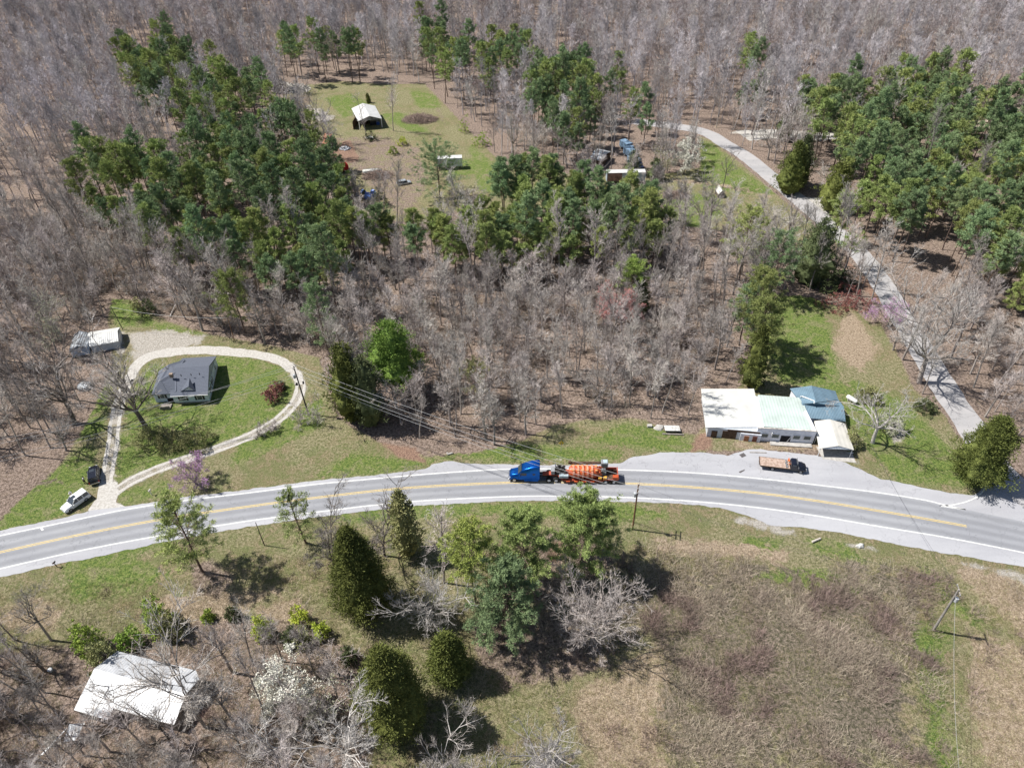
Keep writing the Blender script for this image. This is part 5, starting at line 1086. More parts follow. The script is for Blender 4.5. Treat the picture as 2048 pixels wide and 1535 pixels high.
M_carw=mat('white_car_paint',(.80,.81,.80),.25,.03,2,spec=.5);M_carg=mat('silver_car_paint',(.45,.48,.50),.3,.1,2,spec=.5,metal=.3);M_navy=mat('navy_truck_paint',(.03,.05,.13),.35,.2,2,spec=.5)
M_blu=mat('light_blue_truck_paint',(.20,.30,.42),.45,.25,1.2,spec=.4)
simplecar('parked_car','small white and silver car under the lone broad pine in the back clearing',(808,368),R_(20),4.6,1.9,1.4,M_carg)
simplecar('old_car','dull blue old car half hidden behind the bright green young tree',(628,326),R_(70),4.4,1.8,1.4,mat('faded_blue_paint',(.10,.16,.34),.5,.2,2))
p=at(745,347);o=empty('boat_hull',(p[0],p[1],.8),R_(8),'overturned pale boat hull on top of the grey brush pile','boat')
b=MB();b.loft([[(x,y*wd,z*hh_) for y,z in((-1,0),(-.85,.6),(-.4,.95),(0,1.),(.4,.95),(.85,.6),(1,0))] for x,wd,hh_ in((-3.1,.75,.6),(-2.5,.95,.8),(0,1.05,.9),(1.8,.8,.75),(2.9,.3,.4),(3.2,.05,.1))]);b.build('hull',mat('pale_boat_paint',(.58,.58,.54),.6,.25,1.2,dirt=.4),o,smooth=True)
b=MB();b.box((-.1,0,.93),(5.2,.08,.1));b.build('keel',M_wood,o)
# a line of blue trucks under the trees
for k,(f,lb,m_) in enumerate([((1272,338),'dark blue truck front at the near end of the truck row under the trees',M_navy),((1264,320),'middle light blue truck body in the row under the trees',M_blu),((1256,305),'far pale blue truck in the row under the trees',M_blu)]):
    p=at(*f);o=empty('box_truck',(p[0],p[1]+1.5,0),R_(-64),lb,'truck');l=7.5
    b=MB();b.box((-1.2,0,1.9),(l*.62,2.4,2.2));b.build('body',m_ if k else M_blu,o,bevel=.08)
    b=MB();b.loft([[(1.3,-1.1,.6),(1.3,1.1,.6),(1.3,1.0,2.3),(1.3,-1.0,2.3)],[(2.4,-1.1,.6),(2.4,1.1,.6),(2.3,1.0,2.3),(2.3,-1.0,2.3)],[(2.8,-1.05,.6),(2.8,1.05,.6),(2.8,.95,1.5),(2.8,-.95,1.5)],[(3.8,-.9,.6),(3.8,.9,.6),(3.75,.8,1.35),(3.75,-.8,1.35)]]);b.build('cab',m_,o,bevel=.06)
    b=MB();b.box((2.62,0,1.93),(.1,1.7,.55),ry=.5);b.build('windscreen',M_glass,o)
    for x in(-2.6,2.6):
        for s in(-1,1): wheel(o,x,s*1.0,.48,.28)
# brown shed roof by the big fan tree, dark shed in the shade
gable('lean_shed','rusty orange roofed shed at the edge of the left pines','shed',(662,290),R_(60),[(645,286),(655,290),(664,268),(650,266)],2.,2.8,mat('rusty_tin',(.42,.20,.12),.8,.25,1.5,stripe=(0,.4,.02)),M_brown)
gable('dark_shed','dark shaded shed with grey roof left of the blue truck row','shed',(1205,320),R_(20),[(1180,316),(1205,322),(1222,303),(1195,297)],2.4,3.4,M_tinold,M_brown)
# propane tank
p=at(1702,803);o=empty('propane_tank',(p[0],p[1],0),R_(125),'white propane tank on the lawn beside the blue roof','tank')
b=MB();b.tube([(-1.25,0,.75),(-1.15,0,.75),(-.95,0,.75),(.95,0,.75),(1.15,0,.75),(1.25,0,.75)],[.08,.34,.45,.45,.34,.08],14);b.build('tank',M_wpaint,o,smooth=True)
for x in(-.6,.6):
    b=MB();b.box((x,0,.2),(.15,.7,.42));b.build('foot',M_conc,o)
b=MB();b.tube([(0,0,1.15),(0,0,1.35)],.15,8);b.build('valve_cap',M_greyw,o)
# slab table and boxes at the wood edge by the store
p=at(1344,861);o=empty('concrete_slab_bench',(p[0],p[1],0),R_(-3),'stained pale slab on dark blocks beside a long beam at the wood edge','slab')
b=MB();b.slab([(-1.5,-.75,.75),(1.5,-.75,.75),(1.4,.75,.75),(-1.6,.75,.75)],.14);b.build('slab',mat('stained_white_concrete',(.62,.61,.58),.85,.2,2,dirt=.7),o)
for x in(-1.1,1.1):
    b=MB();b.box((x,0,.3),(.4,1.1,.6));b.build('block',M_shut,o)
def single(name,mb,m,loc,rz,label,cat,bevel=.02):
    o=mb.build(name,m,bevel=bevel);o.location=loc;o.rotation_euler=(0,0,rz);return tag(o,label,cat)
p=at(1346,869);single('timber_beam',MB().box((0,0,.14),(4.2,.26,.24)),M_wood,(p[0],p[1],0),R_(-5),'long pale beam lying in front of the stained slab','beam')
p=at(1299,853);single('concrete_block',MB().box((0,0,.25),(.95,.7,.5)),M_conc,(p[0],p[1],0),.0,'small pale block at the wood edge left of the stained slab','block')
p=at(1318,855);single('rubble_heap',MB().loft([[(q*math.cos(a)*(1+.2*math.sin(5*a)),q*.7*math.sin(a)*(1+.2*math.cos(4*a)),z) for a in np.linspace(0,6.283,13)[:-1]] for q,z in((1.2,0),(.9,.3),(.4,.45),(.05,.5))]),M_conc,(p[0],p[1],0),.3,'low rubble heap between the small block and the stained slab','rubble')
p=at(1632,1081);o=single('cut_log',MB().tube([(-.9,0,.22),(.9,0,.22)],[.2,.17],10),mat('pale_log_end',(.55,.50,.44),.9,.2,3),(p[0],p[1],0),R_(22),'short pale log lying below the right highway shoulder','log')
p=at(1720,1092);single('rock_heap',MB().loft([[(q*math.cos(a)*(1+.25*math.sin(3*a)),q*.6*math.sin(a)*(1+.2*math.cos(5*a)),z) for a in np.linspace(0,6.283,12)[:-1]] for q,z in((.75,0),(.7,.25),(.4,.45),(.08,.5))]),mat('white_rock',(.62,.61,.58),.9,.2,2),(p[0],p[1],0),.3,'white broken rocks below the right highway shoulder','rock')
for f,rz,ln,lb in(((1516,905),-4,3.2,'dark plank on the straw in front of the white store'),((1492,876),-22,2.8,'pale board leaning on the ground before the barn doors'),((1700,905),-10,1.2,'short plank at the corner of the carport')):
    p=at(*f);single('loose_plank',MB().box((0,0,.06),(ln,.22,.08)),M_wood if 'dark' in lb else M_wpaint,(p[0],p[1],0),R_(rz),lb,'plank',0)
# pale fallen trunk at the wood edge above the yard
p=at(355,607);q=at(341,633);d=np.array(q)-np.array(p);o=MB().tube([(0,0,.6),(d[0],d[1],.2)],[.1,.16],7).build('fallen_log',M_pale);o.location=(p[0],p[1],0);tag(o,'pale fallen trunk lying on the leaf litter above the yard','log')
# ================================================================ VEHICLES, POLES, PEOPLE
M_bluep=mat('metallic_blue_truck_paint',(.008,.12,.50),.3,.06,1.5,metal=.85,spec=.6)
M_black=mat('black_car_paint',(.012,.014,.024),.18,.1,2,spec=.6)
M_chrome=mat('chrome',(.62,.63,.65),.18,.06,3,metal=.9)
M_frame=mat('truck_frame',(.05,.045,.045),.6,.2,4)
M_org=mat('orange_red_machine_paint',(.60,.12,.035),.42,.22,1.6,col2=(.34,.055,.02),spec=.4)
M_red2=mat('red_trailer_steel',(.42,.09,.05),.6,.25,2,dirt=.3)
M_yel=mat('yellow_toolbox',(.75,.40,.06),.5,.15,3)
M_stl=mat('dusty_grey_steel',(.32,.33,.34),.6,.25,3,metal=.2)
M_lamp=mat('headlamp_lens',(.6,.62,.62),.15,.1,3,spec=.6);M_tail=mat('tail_lamp_lens',(.4,.02,.02),.3,.1,3)
def sect(x,yb,yt,z0,z1,ch=.12):
    """8-point body section: bottom half width yb, top half width yt"""
    return [(x,-yb,z0),(x,yb,z0),(x,yb,z0+(z1-z0)*.6),(x,yt,z1-ch),(x,yt-ch,z1),(x,-yt+ch,z1),(x,-yt,z1-ch),(x,-yb,z0+(z1-z0)*.6)]
# ---- blue sleeper tractor (faces -X in the picture, built facing +X)
a=at(1032,962);bq=at(1200,964);ang=math.atan2(bq[1]-a[1],bq[0]-a[0])+math.pi
x0=at(1019,961);T0=Vector((x0[0],at(1030,955)[1]+.05,.04))
tk=empty('semi_truck',(T0.x+3.5,T0.y-.1,.045),ang,'metallic blue sleeper truck tractor hauling the orange machine along the highway','truck')
b=MB()
b.loft([sect(3.45,1.02,.72,.75,1.35,.1),sect(3.2,1.12,.85,.7,1.62,.12),sect(2.4,1.12,.92,.7,1.82,.12),sect(1.75,1.15,.98,.7,1.98,.12)])
b.loft([sect(1.75,1.17,1.05,.7,2.1,.1),sect(1.2,1.2,1.02,.7,2.85,.14),sect(.5,1.22,1.08,.7,3.25,.2),sect(-.6,1.22,1.12,.7,3.7,.25),sect(-1.9,1.22,1.14,.7,3.95,.25),sect(-2.15,1.22,1.14,.75,3.9,.2)])
tkb=b.build('body',M_bluep,tk,smooth=True,bevel=.03)
b=MB();b.loft([[(1.86,-.98,2.04),(1.86,.98,2.04),(1.74,.98,2.16),(1.74,-.98,2.16)],[(1.30,-.9,2.86),(1.30,.9,2.86),(1.2,.9,2.94),(1.2,-.9,2.94)]]);b.build('windscreen',M_glass,tk)
b=MB()
for s in(-1,1): b.box((.75,s*1.215,2.15),(.95,.05,.62));b.box((-1.1,s*1.215,2.2),(.5,.05,.4))
b.build('side_window',M_glass,tk)
b=MB();b.box((3.55,0,.62),(.22,2.3,.42));b.build('bumper',M_chrome,tk,bevel=.05)
b=MB();b.box((3.42,0,1.08),(.1,1.1,.6));b.build('grille',M_chrome,tk)
for s in(-1,1):
    b=MB();b.box((3.3,s*.93,1.15),(.3,.3,.24));b.build('headlight',M_lamp,tk,bevel=.04)
    b=MB();b.box((1.35,s*1.5,2.3),(.14,.12,.75));b.tube([(1.35,s*1.15,2.5),(1.35,s*1.5,2.5)],.03,5);b.build('mirror',M_frame,tk)
    b=MB();b.box((-.6,s*1.12,.62),(2.6,.35,.45));b.build('side_skirt',M_bluep,tk,bevel=.05)
b=MB();b.box((-3.9,-.42,.95),(5.6,.14,.3));b.box((-3.9,.42,.95),(5.6,.14,.3));b.box((-4.6,0,1.15),(1.1,.95,.12));b.build('chassis_frame',M_frame,tk)
b=MB();b.box((-2.16,0,2.3),(.06,1.9,2.6));b.build('sleeper_back',M_frame,tk)
for x in(2.55,): 
    for s in(-1,1): wheel(tk,x,s*1.02,.52,.3,M_chrome)
for x in(-3.9,-5.2):
    for s in(-1,1): wheel(tk,x,s*.92,.52,.55,M_chrome)
# ---- lowboy trailer with gooseneck, its deck and wheels
tl=empty('lowboy_trailer',(T0.x+8.0,T0.y-.35,.045),ang,'red steel lowboy trailer coupled behind the blue tractor','trailer')
b=MB();b.loft([[(1.8,-.4,1.2),(1.8,.4,1.2),(1.8,.4,1.4),(1.8,-.4,1.4)],[(-1.0,-.55,1.2),(-1.0,.55,1.2),(-1.0,.55,1.45),(-1.0,-.55,1.45)],[(-1.5,-1.2,1.2),(-1.5,1.2,1.2),(-1.5,1.2,1.4),(-1.5,-1.2,1.4)],[(-2.2,-1.25,.55),(-2.2,1.25,.55),(-2.2,1.25,.85),(-2.2,-1.25,.85)],[(-9.2,-1.3,.5),(-9.2,1.3,.5),(-9.2,1.3,.8),(-9.2,-1.3,.8)],[(-9.6,-1.3,.95),(-9.6,1.3,.95),(-9.6,1.3,1.2),(-9.6,-1.3,1.2)],[(-12.2,-1.3,.95),(-12.2,1.3,.95),(-12.2,1.3,1.2),(-12.2,-1.3,1.2)]]);b.build('deck',M_red2,tl)
b=MB()
for x in(-2.9,-4.4,-5.9,-7.4):
    for s in(-1,1): b.box((x,s*1.38,.62),(.7,.2,.26))
b.build('outrigger',M_org,tl)
b=MB();b.box((-12.1,0,1.55),(.12,2.5,.8));b.box((-10.9,-1.25,1.5),(2.2,.1,.55));b.build('rear_rail',M_red2,tl)
b=MB();b.box((-8.8,1.05,1.35),(.62,.5,.45));b.build('toolbox',M_yel,tl,bevel=.03)
b=MB();b.box((-9.7,1.05,1.4),(.62,.5,.45));b.build('toolbox',M_yel,tl,bevel=.03)
b=MB();b.box((-11.7,.95,1.5),(1.1,.7,.6));b.build('rear_box',M_org,tl,bevel=.03)
b=MB();b.box((-10.8,0,1.24),(2.6,2.3,.06));b.build('wood_deck',M_brown,tl)
for x in(-9.9,-11.4):
    for s in(-1,1): wheel(tl,x,s*1.05,.45,.45,M_chrome)
# ---- the load: ribbed orange drum with engine in front and a grey operator cab behind
ld=empty('drum_machine',(T0.x+8.0,T0.y-.35,.9),ang,'orange ribbed drum machine with dark engine and grey booth riding on the lowboy','machine')
b=MB();n=20
prof=[(-3.0,.35),(-3.1,.85),(-3.6,1.12),(-7.9,1.12),(-8.6,.9),(-9.0,.5)]
b.loft([[(x,r_*math.cos(q),1.12+r_*math.sin(q)) for q in np.linspace(0,2*math.pi,n+1)[:-1]] for x,r_ in prof]);dr=b.build('drum',M_org,ld,smooth=True)
for x in(-3.9,-4.75,-5.6,-6.45,-7.3):
    b=MB();rr2=1.24;b.loft([[(x+dx,q2*math.cos(q),1.12+q2*math.sin(q)) for q in np.linspace(0,2*math.pi,n+1)[:-1]] for dx,q2 in((-.17,1.0),(-.17,rr2),(.17,rr2),(.17,1.0))]);b.build('rib',mat('pale_red_rib',(.75,.33,.22),.5,.2,2),ld)
b=MB()
for x in np.arange(-3.6,-8.,-.85): b.box((x-.2,.62,2.1),(.42,.42,.16),ry=0);b.box((x-.2,-.3,2.24),(.42,.5,.14))
b.build('top_hatch',mat('orange_hatch',(.72,.30,.12),.5,.2,2),ld,bevel=.02)
b=MB();b.box((-6.1,-1.15,2.15),(5.6,.42,.34),ry=.02);b.box((-3.2,-1.15,2.3),(.5,.5,.42));b.build('top_beam',M_brown,ld)
b=MB();r=np.random.default_rng(4)
b.box((-1.5,-.1,.9),(1.6,1.3,.8),top=.9)
for k in range(26): b.box((r.uniform(-2.7,-.7),r.uniform(-.9,.6),r.uniform(.9,1.75)),(r.uniform(.15,.5),r.uniform(.15,.5),r.uniform(.15,.5)),r.uniform(0,3))
for k in range(8): b.tube([(r.uniform(-2.8,-.8),r.uniform(-.9,.7),1.2),(r.uniform(-2.8,-.8),r.uniform(-.9,.7),1.9)],.06,5)
b.build('engine',M_frame,ld)
b=MB();b.tube([(-.55,-.3,1.2),(-.55,-.3,2.7)],.1,8);b.build('exhaust_stack',M_chrome,ld)
b=MB();b.box((-.1,.0,1.15),(.7,1.1,.9));b.build('radiator',M_stl,ld,bevel=.03)
b=MB();b.box((-2.1,.85,.75),(1.7,.7,.6));b.build('battery_box',mat('light_blue_grey_box',(.42,.50,.54),.5,.15,3),ld,bevel=.04)
b=MB();b.box((-9.6,-.75,2.45),(1.25,1.1,1.15));cabb=b.build('booth',M_stl,ld,bevel=.05)
b=MB();b.box((-9.6,-.18,2.4),(1.0,.06,.8));b.box((-8.96,-.75,2.45),(.06,.8,.7));b.build('booth_glass',M_glass,cabb)
b=MB();b.box((-9.75,-.75,3.05),(.75,.8,.1));b.build('booth_roof',mat('pale_blue_panel',(.45,.55,.60),.4,.1,3),cabb,bevel=.03)
b=MB();b.box((-9.4,-.3,1.1),(1.2,1.2,1.6),top=.7);b.tube([(-8.6,.3,.6),(-9.2,.2,1.6),(-9.9,.4,1.2)],.12,6);b.build('rear_gearbox',M_stl,ld,bevel=.04)
b=MB();b.box((-8.6,.75,1.25),(.9,.25,.8),ry=.5);b.box((-8.9,-.2,1.9),(.9,.25,.5),ry=-.4);b.build('drive_arm',M_org,ld)
# chains over the load
b=MB()
for x in(-1.,-3.4,-5.2,-7.0,-8.4): b.tube([(x,1.3,-.2),(x-.35,.9,1.9),(x-.7,0,2.3),(x-1.1,-.9,1.8),(x-1.4,-1.3,-.2)],.028,4)
b.build('tie_chain',M_frame,ld)
# ---- black flatbed truck
p0=at(1546,940);p1=at(1592,945.5);an=math.atan2(p1[1]-p0[1],p1[0]-p0[0]);ctr=(p0+p1)/2
fb_=empty('flatbed_truck',(ctr[0]-.2,ctr[1]+1.0,.03),an,'old dark flatbed truck with worn plank bed parked on the apron before the store','truck')
b=MB();b.box((-1.55,0,1.05),(5.4,2.3,.12));b.build('bed',mat('worn_plank_bed',(.52,.40,.33),.85,.25,2.5,col2=(.30,.20,.15),stripe=(1,.25,.02),dirt=.55),fb_)
b=MB()
for s in(-1,1): b.box((-1.55,s*1.17,1.02),(5.45,.07,.2))
b.box((-4.27,0,1.02),(.08,2.3,.22));b.build('bed_rail',M_brown,fb_)
b=MB();b.box((-1.0,0,.72),(6.6,.9,.22));b.build('chassis',M_frame,fb_)
b=MB();b.loft([sect(1.25,.92,.80,.6,2.0,.12),sect(1.45,.98,.84,.55,2.12,.12),sect(2.15,.98,.84,.55,2.12,.12),sect(2.6,1.0,.88,.55,1.55,.08),sect(2.75,1.0,.86,.55,1.38,.1),sect(3.9,.95,.74,.55,1.25,.12),sect(4.1,.8,.6,.6,1.1,.1)]);b.build('cab',M_black,fb_,smooth=True)
b=MB();b.loft([[(2.22,-.78,2.03),(2.22,.78,2.03),(2.26,.78,2.10),(2.26,-.78,2.10)],[(2.63,-.82,1.52),(2.63,.82,1.52),(2.70,.82,1.58),(2.70,-.82,1.58)]]);b.build('windscreen',M_glass,fb_)
b=MB()
for s in(-1,1): b.box((1.85,s*.93,1.72),(.75,.06,.42))
b.build('side_window',M_glass,fb_)
b=MB();b.box((4.16,0,.72),(.1,1.9,.22));b.build('bumper',M_chrome,fb_,bevel=.02)
for s in(-1,1):
    b=MB();b.tube([(4.06,s*.68,.98),(4.14,s*.68,.98)],.13,10);b.build('headlight',M_lamp,fb_)
    b=MB();b.loft([[(2.5+.0,s*.82,.75),(2.5,s*1.1,.75),(2.5,s*1.1,.85),(2.5,s*.82,.9)],[(2.9,s*.8,1.0),(2.9,s*1.14,.98),(2.9,s*1.12,1.06),(2.9,s*.8,1.12)],[(3.5,s*.8,1.0),(3.5,s*1.14,.96),(3.5,s*1.12,1.04),(3.5,s*.8,1.12)],[(3.95,s*.75,.7),(3.95,s*1.05,.7),(3.95,s*1.05,.8),(3.95,s*.75,.85)]]);b.build('fender',M_black,fb_)
    b=MB();b.box((2.55,s*1.2,1.65),(.06,.2,.3));b.tube([(2.45,s*.9,1.6),(2.55,s*1.2,1.65)],.02,4);b.build('mirror',M_chrome,fb_)
for x in(3.2,): 
    for s in(-1,1): wheel(fb_,x,s*.9,.42,.24,M_rim)
for s in(-1,1): wheel(fb_,-1.9,s*.85,.42,.45,M_rim)
b=MB();b.tube([(1.0,.95,1.1),(1.0,.95,1.75),(.98,.6,1.8)],.10,6);b.tube([(1.0,-.1,1.3),(1.05,-.4,1.7)],.09,6);b.box((1.0,.35,1.7),(.16,.5,.14));w1=b.build('winch',mat('orange_winch_paint',(.78,.17,.03),.5,.15,4),fb_)
b=MB()
for k in range(9): b.box((.55+.1*math.sin(k*2.),-.9+k*.22,1.22),(.3,.16,.22),k*.7)
b.build('bed_tools',M_stl,fb_)
# ---- the two parked utility wagons
def suv(foot0,foot1,label,mpaint,side,rack=False,l=4.95,w=1.92,h=1.82):
    """foot0 rear, foot1 front wheel positions of the side facing the camera"""
    q0=at(*foot0);q1=at(*foot1);an=math.atan2(q1[1]-q0[1],q1[0]-q0[0]);c=(q0+q1)/2;n_=np.array([-math.sin(an),math.cos(an),0])*side
    o=empty('parked_suv',(c[0]+n_[0]*(w/2-.1),c[1]+n_[1]*(w/2-.1),.03),an,label,'car')
    b=MB();b.loft([sect(-l/2,w*.44,w*.42,.45,.98,.06),sect(-l/2+.12,w*.49,w*.47,.35,1.08,.06),sect(l*.17,w*.5,w*.47,.32,1.08,.06),sect(l*.22,w*.5,w*.46,.32,1.06,.08),sect(l/2-.35,w*.48,w*.41,.35,.96,.1),sect(l/2-.05,w*.42,w*.36,.4,.8,.08),sect(l/2,w*.38,w*.33,.45,.7,.06)])
    bd=b.build('body',mpaint,o,smooth=True)
    g=MB();g.loft([[(x,-y,z) for x,y,z in((-l*.485,w*.445,1.04),(-l*.485,-w*.445,1.04),(l*.20,-w*.455,1.04),(l*.20,w*.455,1.04))],[(x,-y,z) for x,y,z in((-l*.455,w*.385,h-.06),(-l*.455,-w*.385,h-.06),(l*.045,-w*.385,h-.06),(l*.045,w*.385,h-.06))]]);g.build('windows',M_glass,o)
    rf=MB();rf.box((-l*.205,0,h-.03),(l*.50,w*.785,.09));ro=rf.build('roof',mpaint,o,bevel=.04)
    pl=MB()
    for s in(-1,1):
        for x0,x1 in((-l*.478,-l*.448),(-l*.25,-l*.24),(-l*.06,-l*.05),(l*.185,l*.035)):
            pl.tube([(x0,s*w*.46,1.03),(x1,s*w*.392,h-.05)],.06,5,caps=True)
    pl.build('pillar',mpaint,o)
    b=MB();b.box((-l*.01,0,h+.022),(.75,.8,.012));b.build('sunroof',M_glass,ro)
    if rack:
        for s in(-1,1):
            b=MB();b.tube([(-l*.43,s*w*.36,h+.06),(l*.03,s*w*.36,h+.06)],.03,5);b.build('roof_rail',M_chrome,o)
    b=MB();b.box((l/2-.02,0,.55),(.16,w*.8,.22));b.build('front_bumper',mpaint,o,bevel=.05)
    b=MB();b.box((-l/2+.02,0,.52),(.18,w*.88,.24));b.build('rear_bumper',mpaint if not rack else M_chrome,o,bevel=.05)
    b=MB();b.box((l/2+.005,0,.72),(.06,w*.42,.15));b.build('grille',M_frame,o)
    for s in(-1,1):
        b=MB();b.box((l/2-.06,s*w*.31,.76),(.12,.3,.14));b.build('headlight',M_lamp,o)
        b=MB();b.box((-l/2+.03,s*w*.42,.85),(.08,.16,.35));b.build('tail_light',M_tail,o)
        b=MB();b.box((l*.15,s*w*.56,1.1),(.12,.2,.14));b.build('mirror',mpaint,o)
        b=MB();b.box((0,s*w*.503,.6),(l*.42,.02,.08));b.build('door_trim',M_chrome if rack else M_greyw,o)
        for x in(-l*.29,l*.31): wheel(o,x,s*(w/2-.12),.37,.24)
    return o
wh=suv((173,1001.5),(145,1021),'white wagon with dark windows parked nose down at the gravel entrance',M_carw,-1)
bk=suv((201.5,963),(199.5,938),'black wagon with roof rails parked nose up on the verge above the white one',M_black,1,True,4.7)
# ---- people
def person(label,foot,rz,shirt,trousers,hair,lean=0.,arms=((.35,.25),(-.35,.25)),h=1.75,skin=(.42,.24,.16)):
    p=at(*foot);o=empty('person',(p[0],p[1],.02),rz,label,'person');k=h/1.75
    J={};ed=[];rad=[];vs=[]
    def v(name,x,y,z,r1,r2=None): J[name]=len(vs);vs.append((x*k,y*k,z*k));rad.append((r1*k,(r2 or r1)*k))
    sl=math.sin(lean);cl=math.cos(lean)
    def up(d,y=0): return (sl*d,y,.95+cl*d)
    v('pel',0,0,.95,.13,.15);x,y,z=up(.25);v('waist',x,y,z,.11,.14);x,y,z=up(.45);v('chest',x,y,z,.13,.17);x,y,z=up(.55);v('neck0',x,y,z,.07);x,y,z=up(.63);v('neck',x,y,z,.055)
    x,y,z=up(.72);v('head',x+.02,y,z,.092);x,y,z=up(.80);v('crown',x,y,z,.075);ed+=[('pel','waist'),('waist','chest'),('chest','neck0'),('neck0','neck'),('neck','head'),('head','crown')]
    for s,(af,ab) in zip((1,-1),arms):
        x,y,z=up(.50,s*.19);v('sh%d'%s,x,y,z,.055);v('el%d'%s,x+af*.45,y+s*.05,z-.27,.042);v('wr%d'%s,x+af*.9+ab*.3,y+s*.03,z-.46+abs(af)*.2,.03);v('ha%d'%s,x+af*1.0+ab*.35,y+s*.02,z-.56+abs(af)*.25,.034,.02)
        ed+=[('chest','sh%d'%s),('sh%d'%s,'el%d'%s),('el%d'%s,'wr%d'%s),('wr%d'%s,'ha%d'%s)]
        v('hip%d'%s,0,s*.09,.88,.095);v('kn%d'%s,.03+.05*s,s*.11,.48,.065);v('an%d'%s,-.02+.08*s,s*.12,.08,.045);v('to%d'%s,.14+.08*s,s*.13,.035,.035)
        ed+=[('pel','hip%d'%s),('hip%d'%s,'kn%d'%s),('kn%d'%s,'an%d'%s),('an%d'%s,'to%d'%s)]
        hx,hy,hz=vs[J['ha%d'%s]]
        for f,(dy,ln,dx) in enumerate(((-.03,.07,.0),(-.01,.085,.005),(.01,.08,.005),(.03,.06,.0),(.045,.045,.03))):
            v('f%d%d'%(s,f),(hx/k)+dx+.03,(hy/k)+dy*.8,(hz/k)-ln,.009);ed.append(('ha%d'%s,'f%d%d'%(s,f)))
    me=bpy.data.meshes.new('body');me.from_pydata(vs,[(J[a_],J[b_]) for a_,b_ in ed],[])
    bo=link('body',me,o);me.materials.append(mat('skin_tone',skin,.6,.1,5))
    sk=bo.modifiers.new('skin','SKIN');sk.use_smooth_shade=True
    for i_,r_ in enumerate(rad): me.skin_vertices[0].data[i_].radius=r_;me.skin_vertices[0].data[i_].use_root=(i_==0)
    su=bo.modifiers.new('sub','SUBSURF');su.levels=1;su.render_levels=1
    # clothes follow the same joints, a little fuller
    def cloth(name,names,edges,m,g):
        idx={n_:i_ for i_,n_ in enumerate(names)};me=bpy.data.meshes.new(name);me.from_pydata([vs[J[n_]] for n_ in names],[(idx[a_],idx[b_]) for a_,b_ in edges],[])
        c_=link(name,me,o);me.materials.append(m);s_=c_.modifiers.new('skin','SKIN');s_.use_smooth_shade=True
        for i_,n_ in enumerate(names): r_=rad[J[n_]];me.skin_vertices[0].data[i_].radius=(r_[0]*g+.008,r_[1]*g+.008);me.skin_vertices[0].data[i_].use_root=(i_==0)
        u_=c_.modifiers.new('sub','SUBSURF');u_.levels=1;u_.render_levels=1
    cloth('shirt',['waist','chest','neck0','sh1','el1','sh-1','el-1'],[('waist','chest'),('chest','neck0'),('chest','sh1'),('sh1','el1'),('chest','sh-1'),('sh-1','el-1')],shirt,1.16)
    cloth('trousers',['pel','hip1','kn1','an1','hip-1','kn-1','an-1'],[('pel','hip1'),('hip1','kn1'),('kn1','an1'),('pel','hip-1'),('hip-1','kn-1'),('kn-1','an-1')],trousers,1.2)
    x,y,z=vs[J['crown']];b=MB();b.loft([[(x-.012+q_*math.cos(t_),q_*.9*math.sin(t_),z+dz) for t_ in np.linspace(0,6.283,13)[:-1]] for q_,dz in((.095,-.07),(.108,0),(.09,.06),(.045,.095),(.01,.105))]);b.build('hair',hair,o,smooth=True)
    x,y,z=vs[J['head']];b=MB();b.loft([[(x+.085,-.012,z-.02),(x+.085,.012,z-.02),(x+.09,.0,z+.03)],[(x+.12,-.006,z-.015),(x+.12,.006,z-.015),(x+.1,.0,z+.02)]])
    b.build('nose',mat('skin_nose',skin,.6,.1,5),o)
    b=MB()
    for s in(-1,1): b.box((x+.088,s*.035,z+.03),(.012,.022,.012))
    b.build('eyes',M_frame,o);b=MB();b.box((x+.086,0,z-.05),(.01,.045,.012));b.build('mouth',mat('lips',(.3,.1,.09),.6,.1,5),o)
    for s in(-1,1):
        q=vs[J['an%d'%s]];b=MB();b.loft([sect(q[0]-.07,.045,.035,-.02,.09,.02),sect(q[0]+.05,.05,.04,-.02,.08,.02),sect(q[0]+.19,.04,.03,-.02,.045,.012)]);so_=b.build('shoe',M_frame,o);so_.location=(0,q[1],0)
    return o
M_hair=mat('dark_hair',(.02,.016,.013),.6,.2,20);M_ghair=mat('white_cap',(.7,.7,.68),.7,.1,10)
M_wshirt=mat('white_shirt',(.74,.75,.77),.8,.08,8);M_dkpant=mat('black_trousers',(.015,.015,.02),.8,.2,8);M_lpant=mat('light_trousers',(.62,.60,.58),.8,.1,8)
person('person in white shirt and black trousers standing at the rear of the black wagon',(170.5,966),R_(20),M_wshirt,M_dkpant,M_hair,.25,((.3,.3),(.12,.1)))
person('person in white shirt and pale trousers behind the far side of the white wagon',(144.5,993.5),R_(-35),M_wshirt,M_lpant,M_ghair,.45,((.45,.3),(.45,.2)))
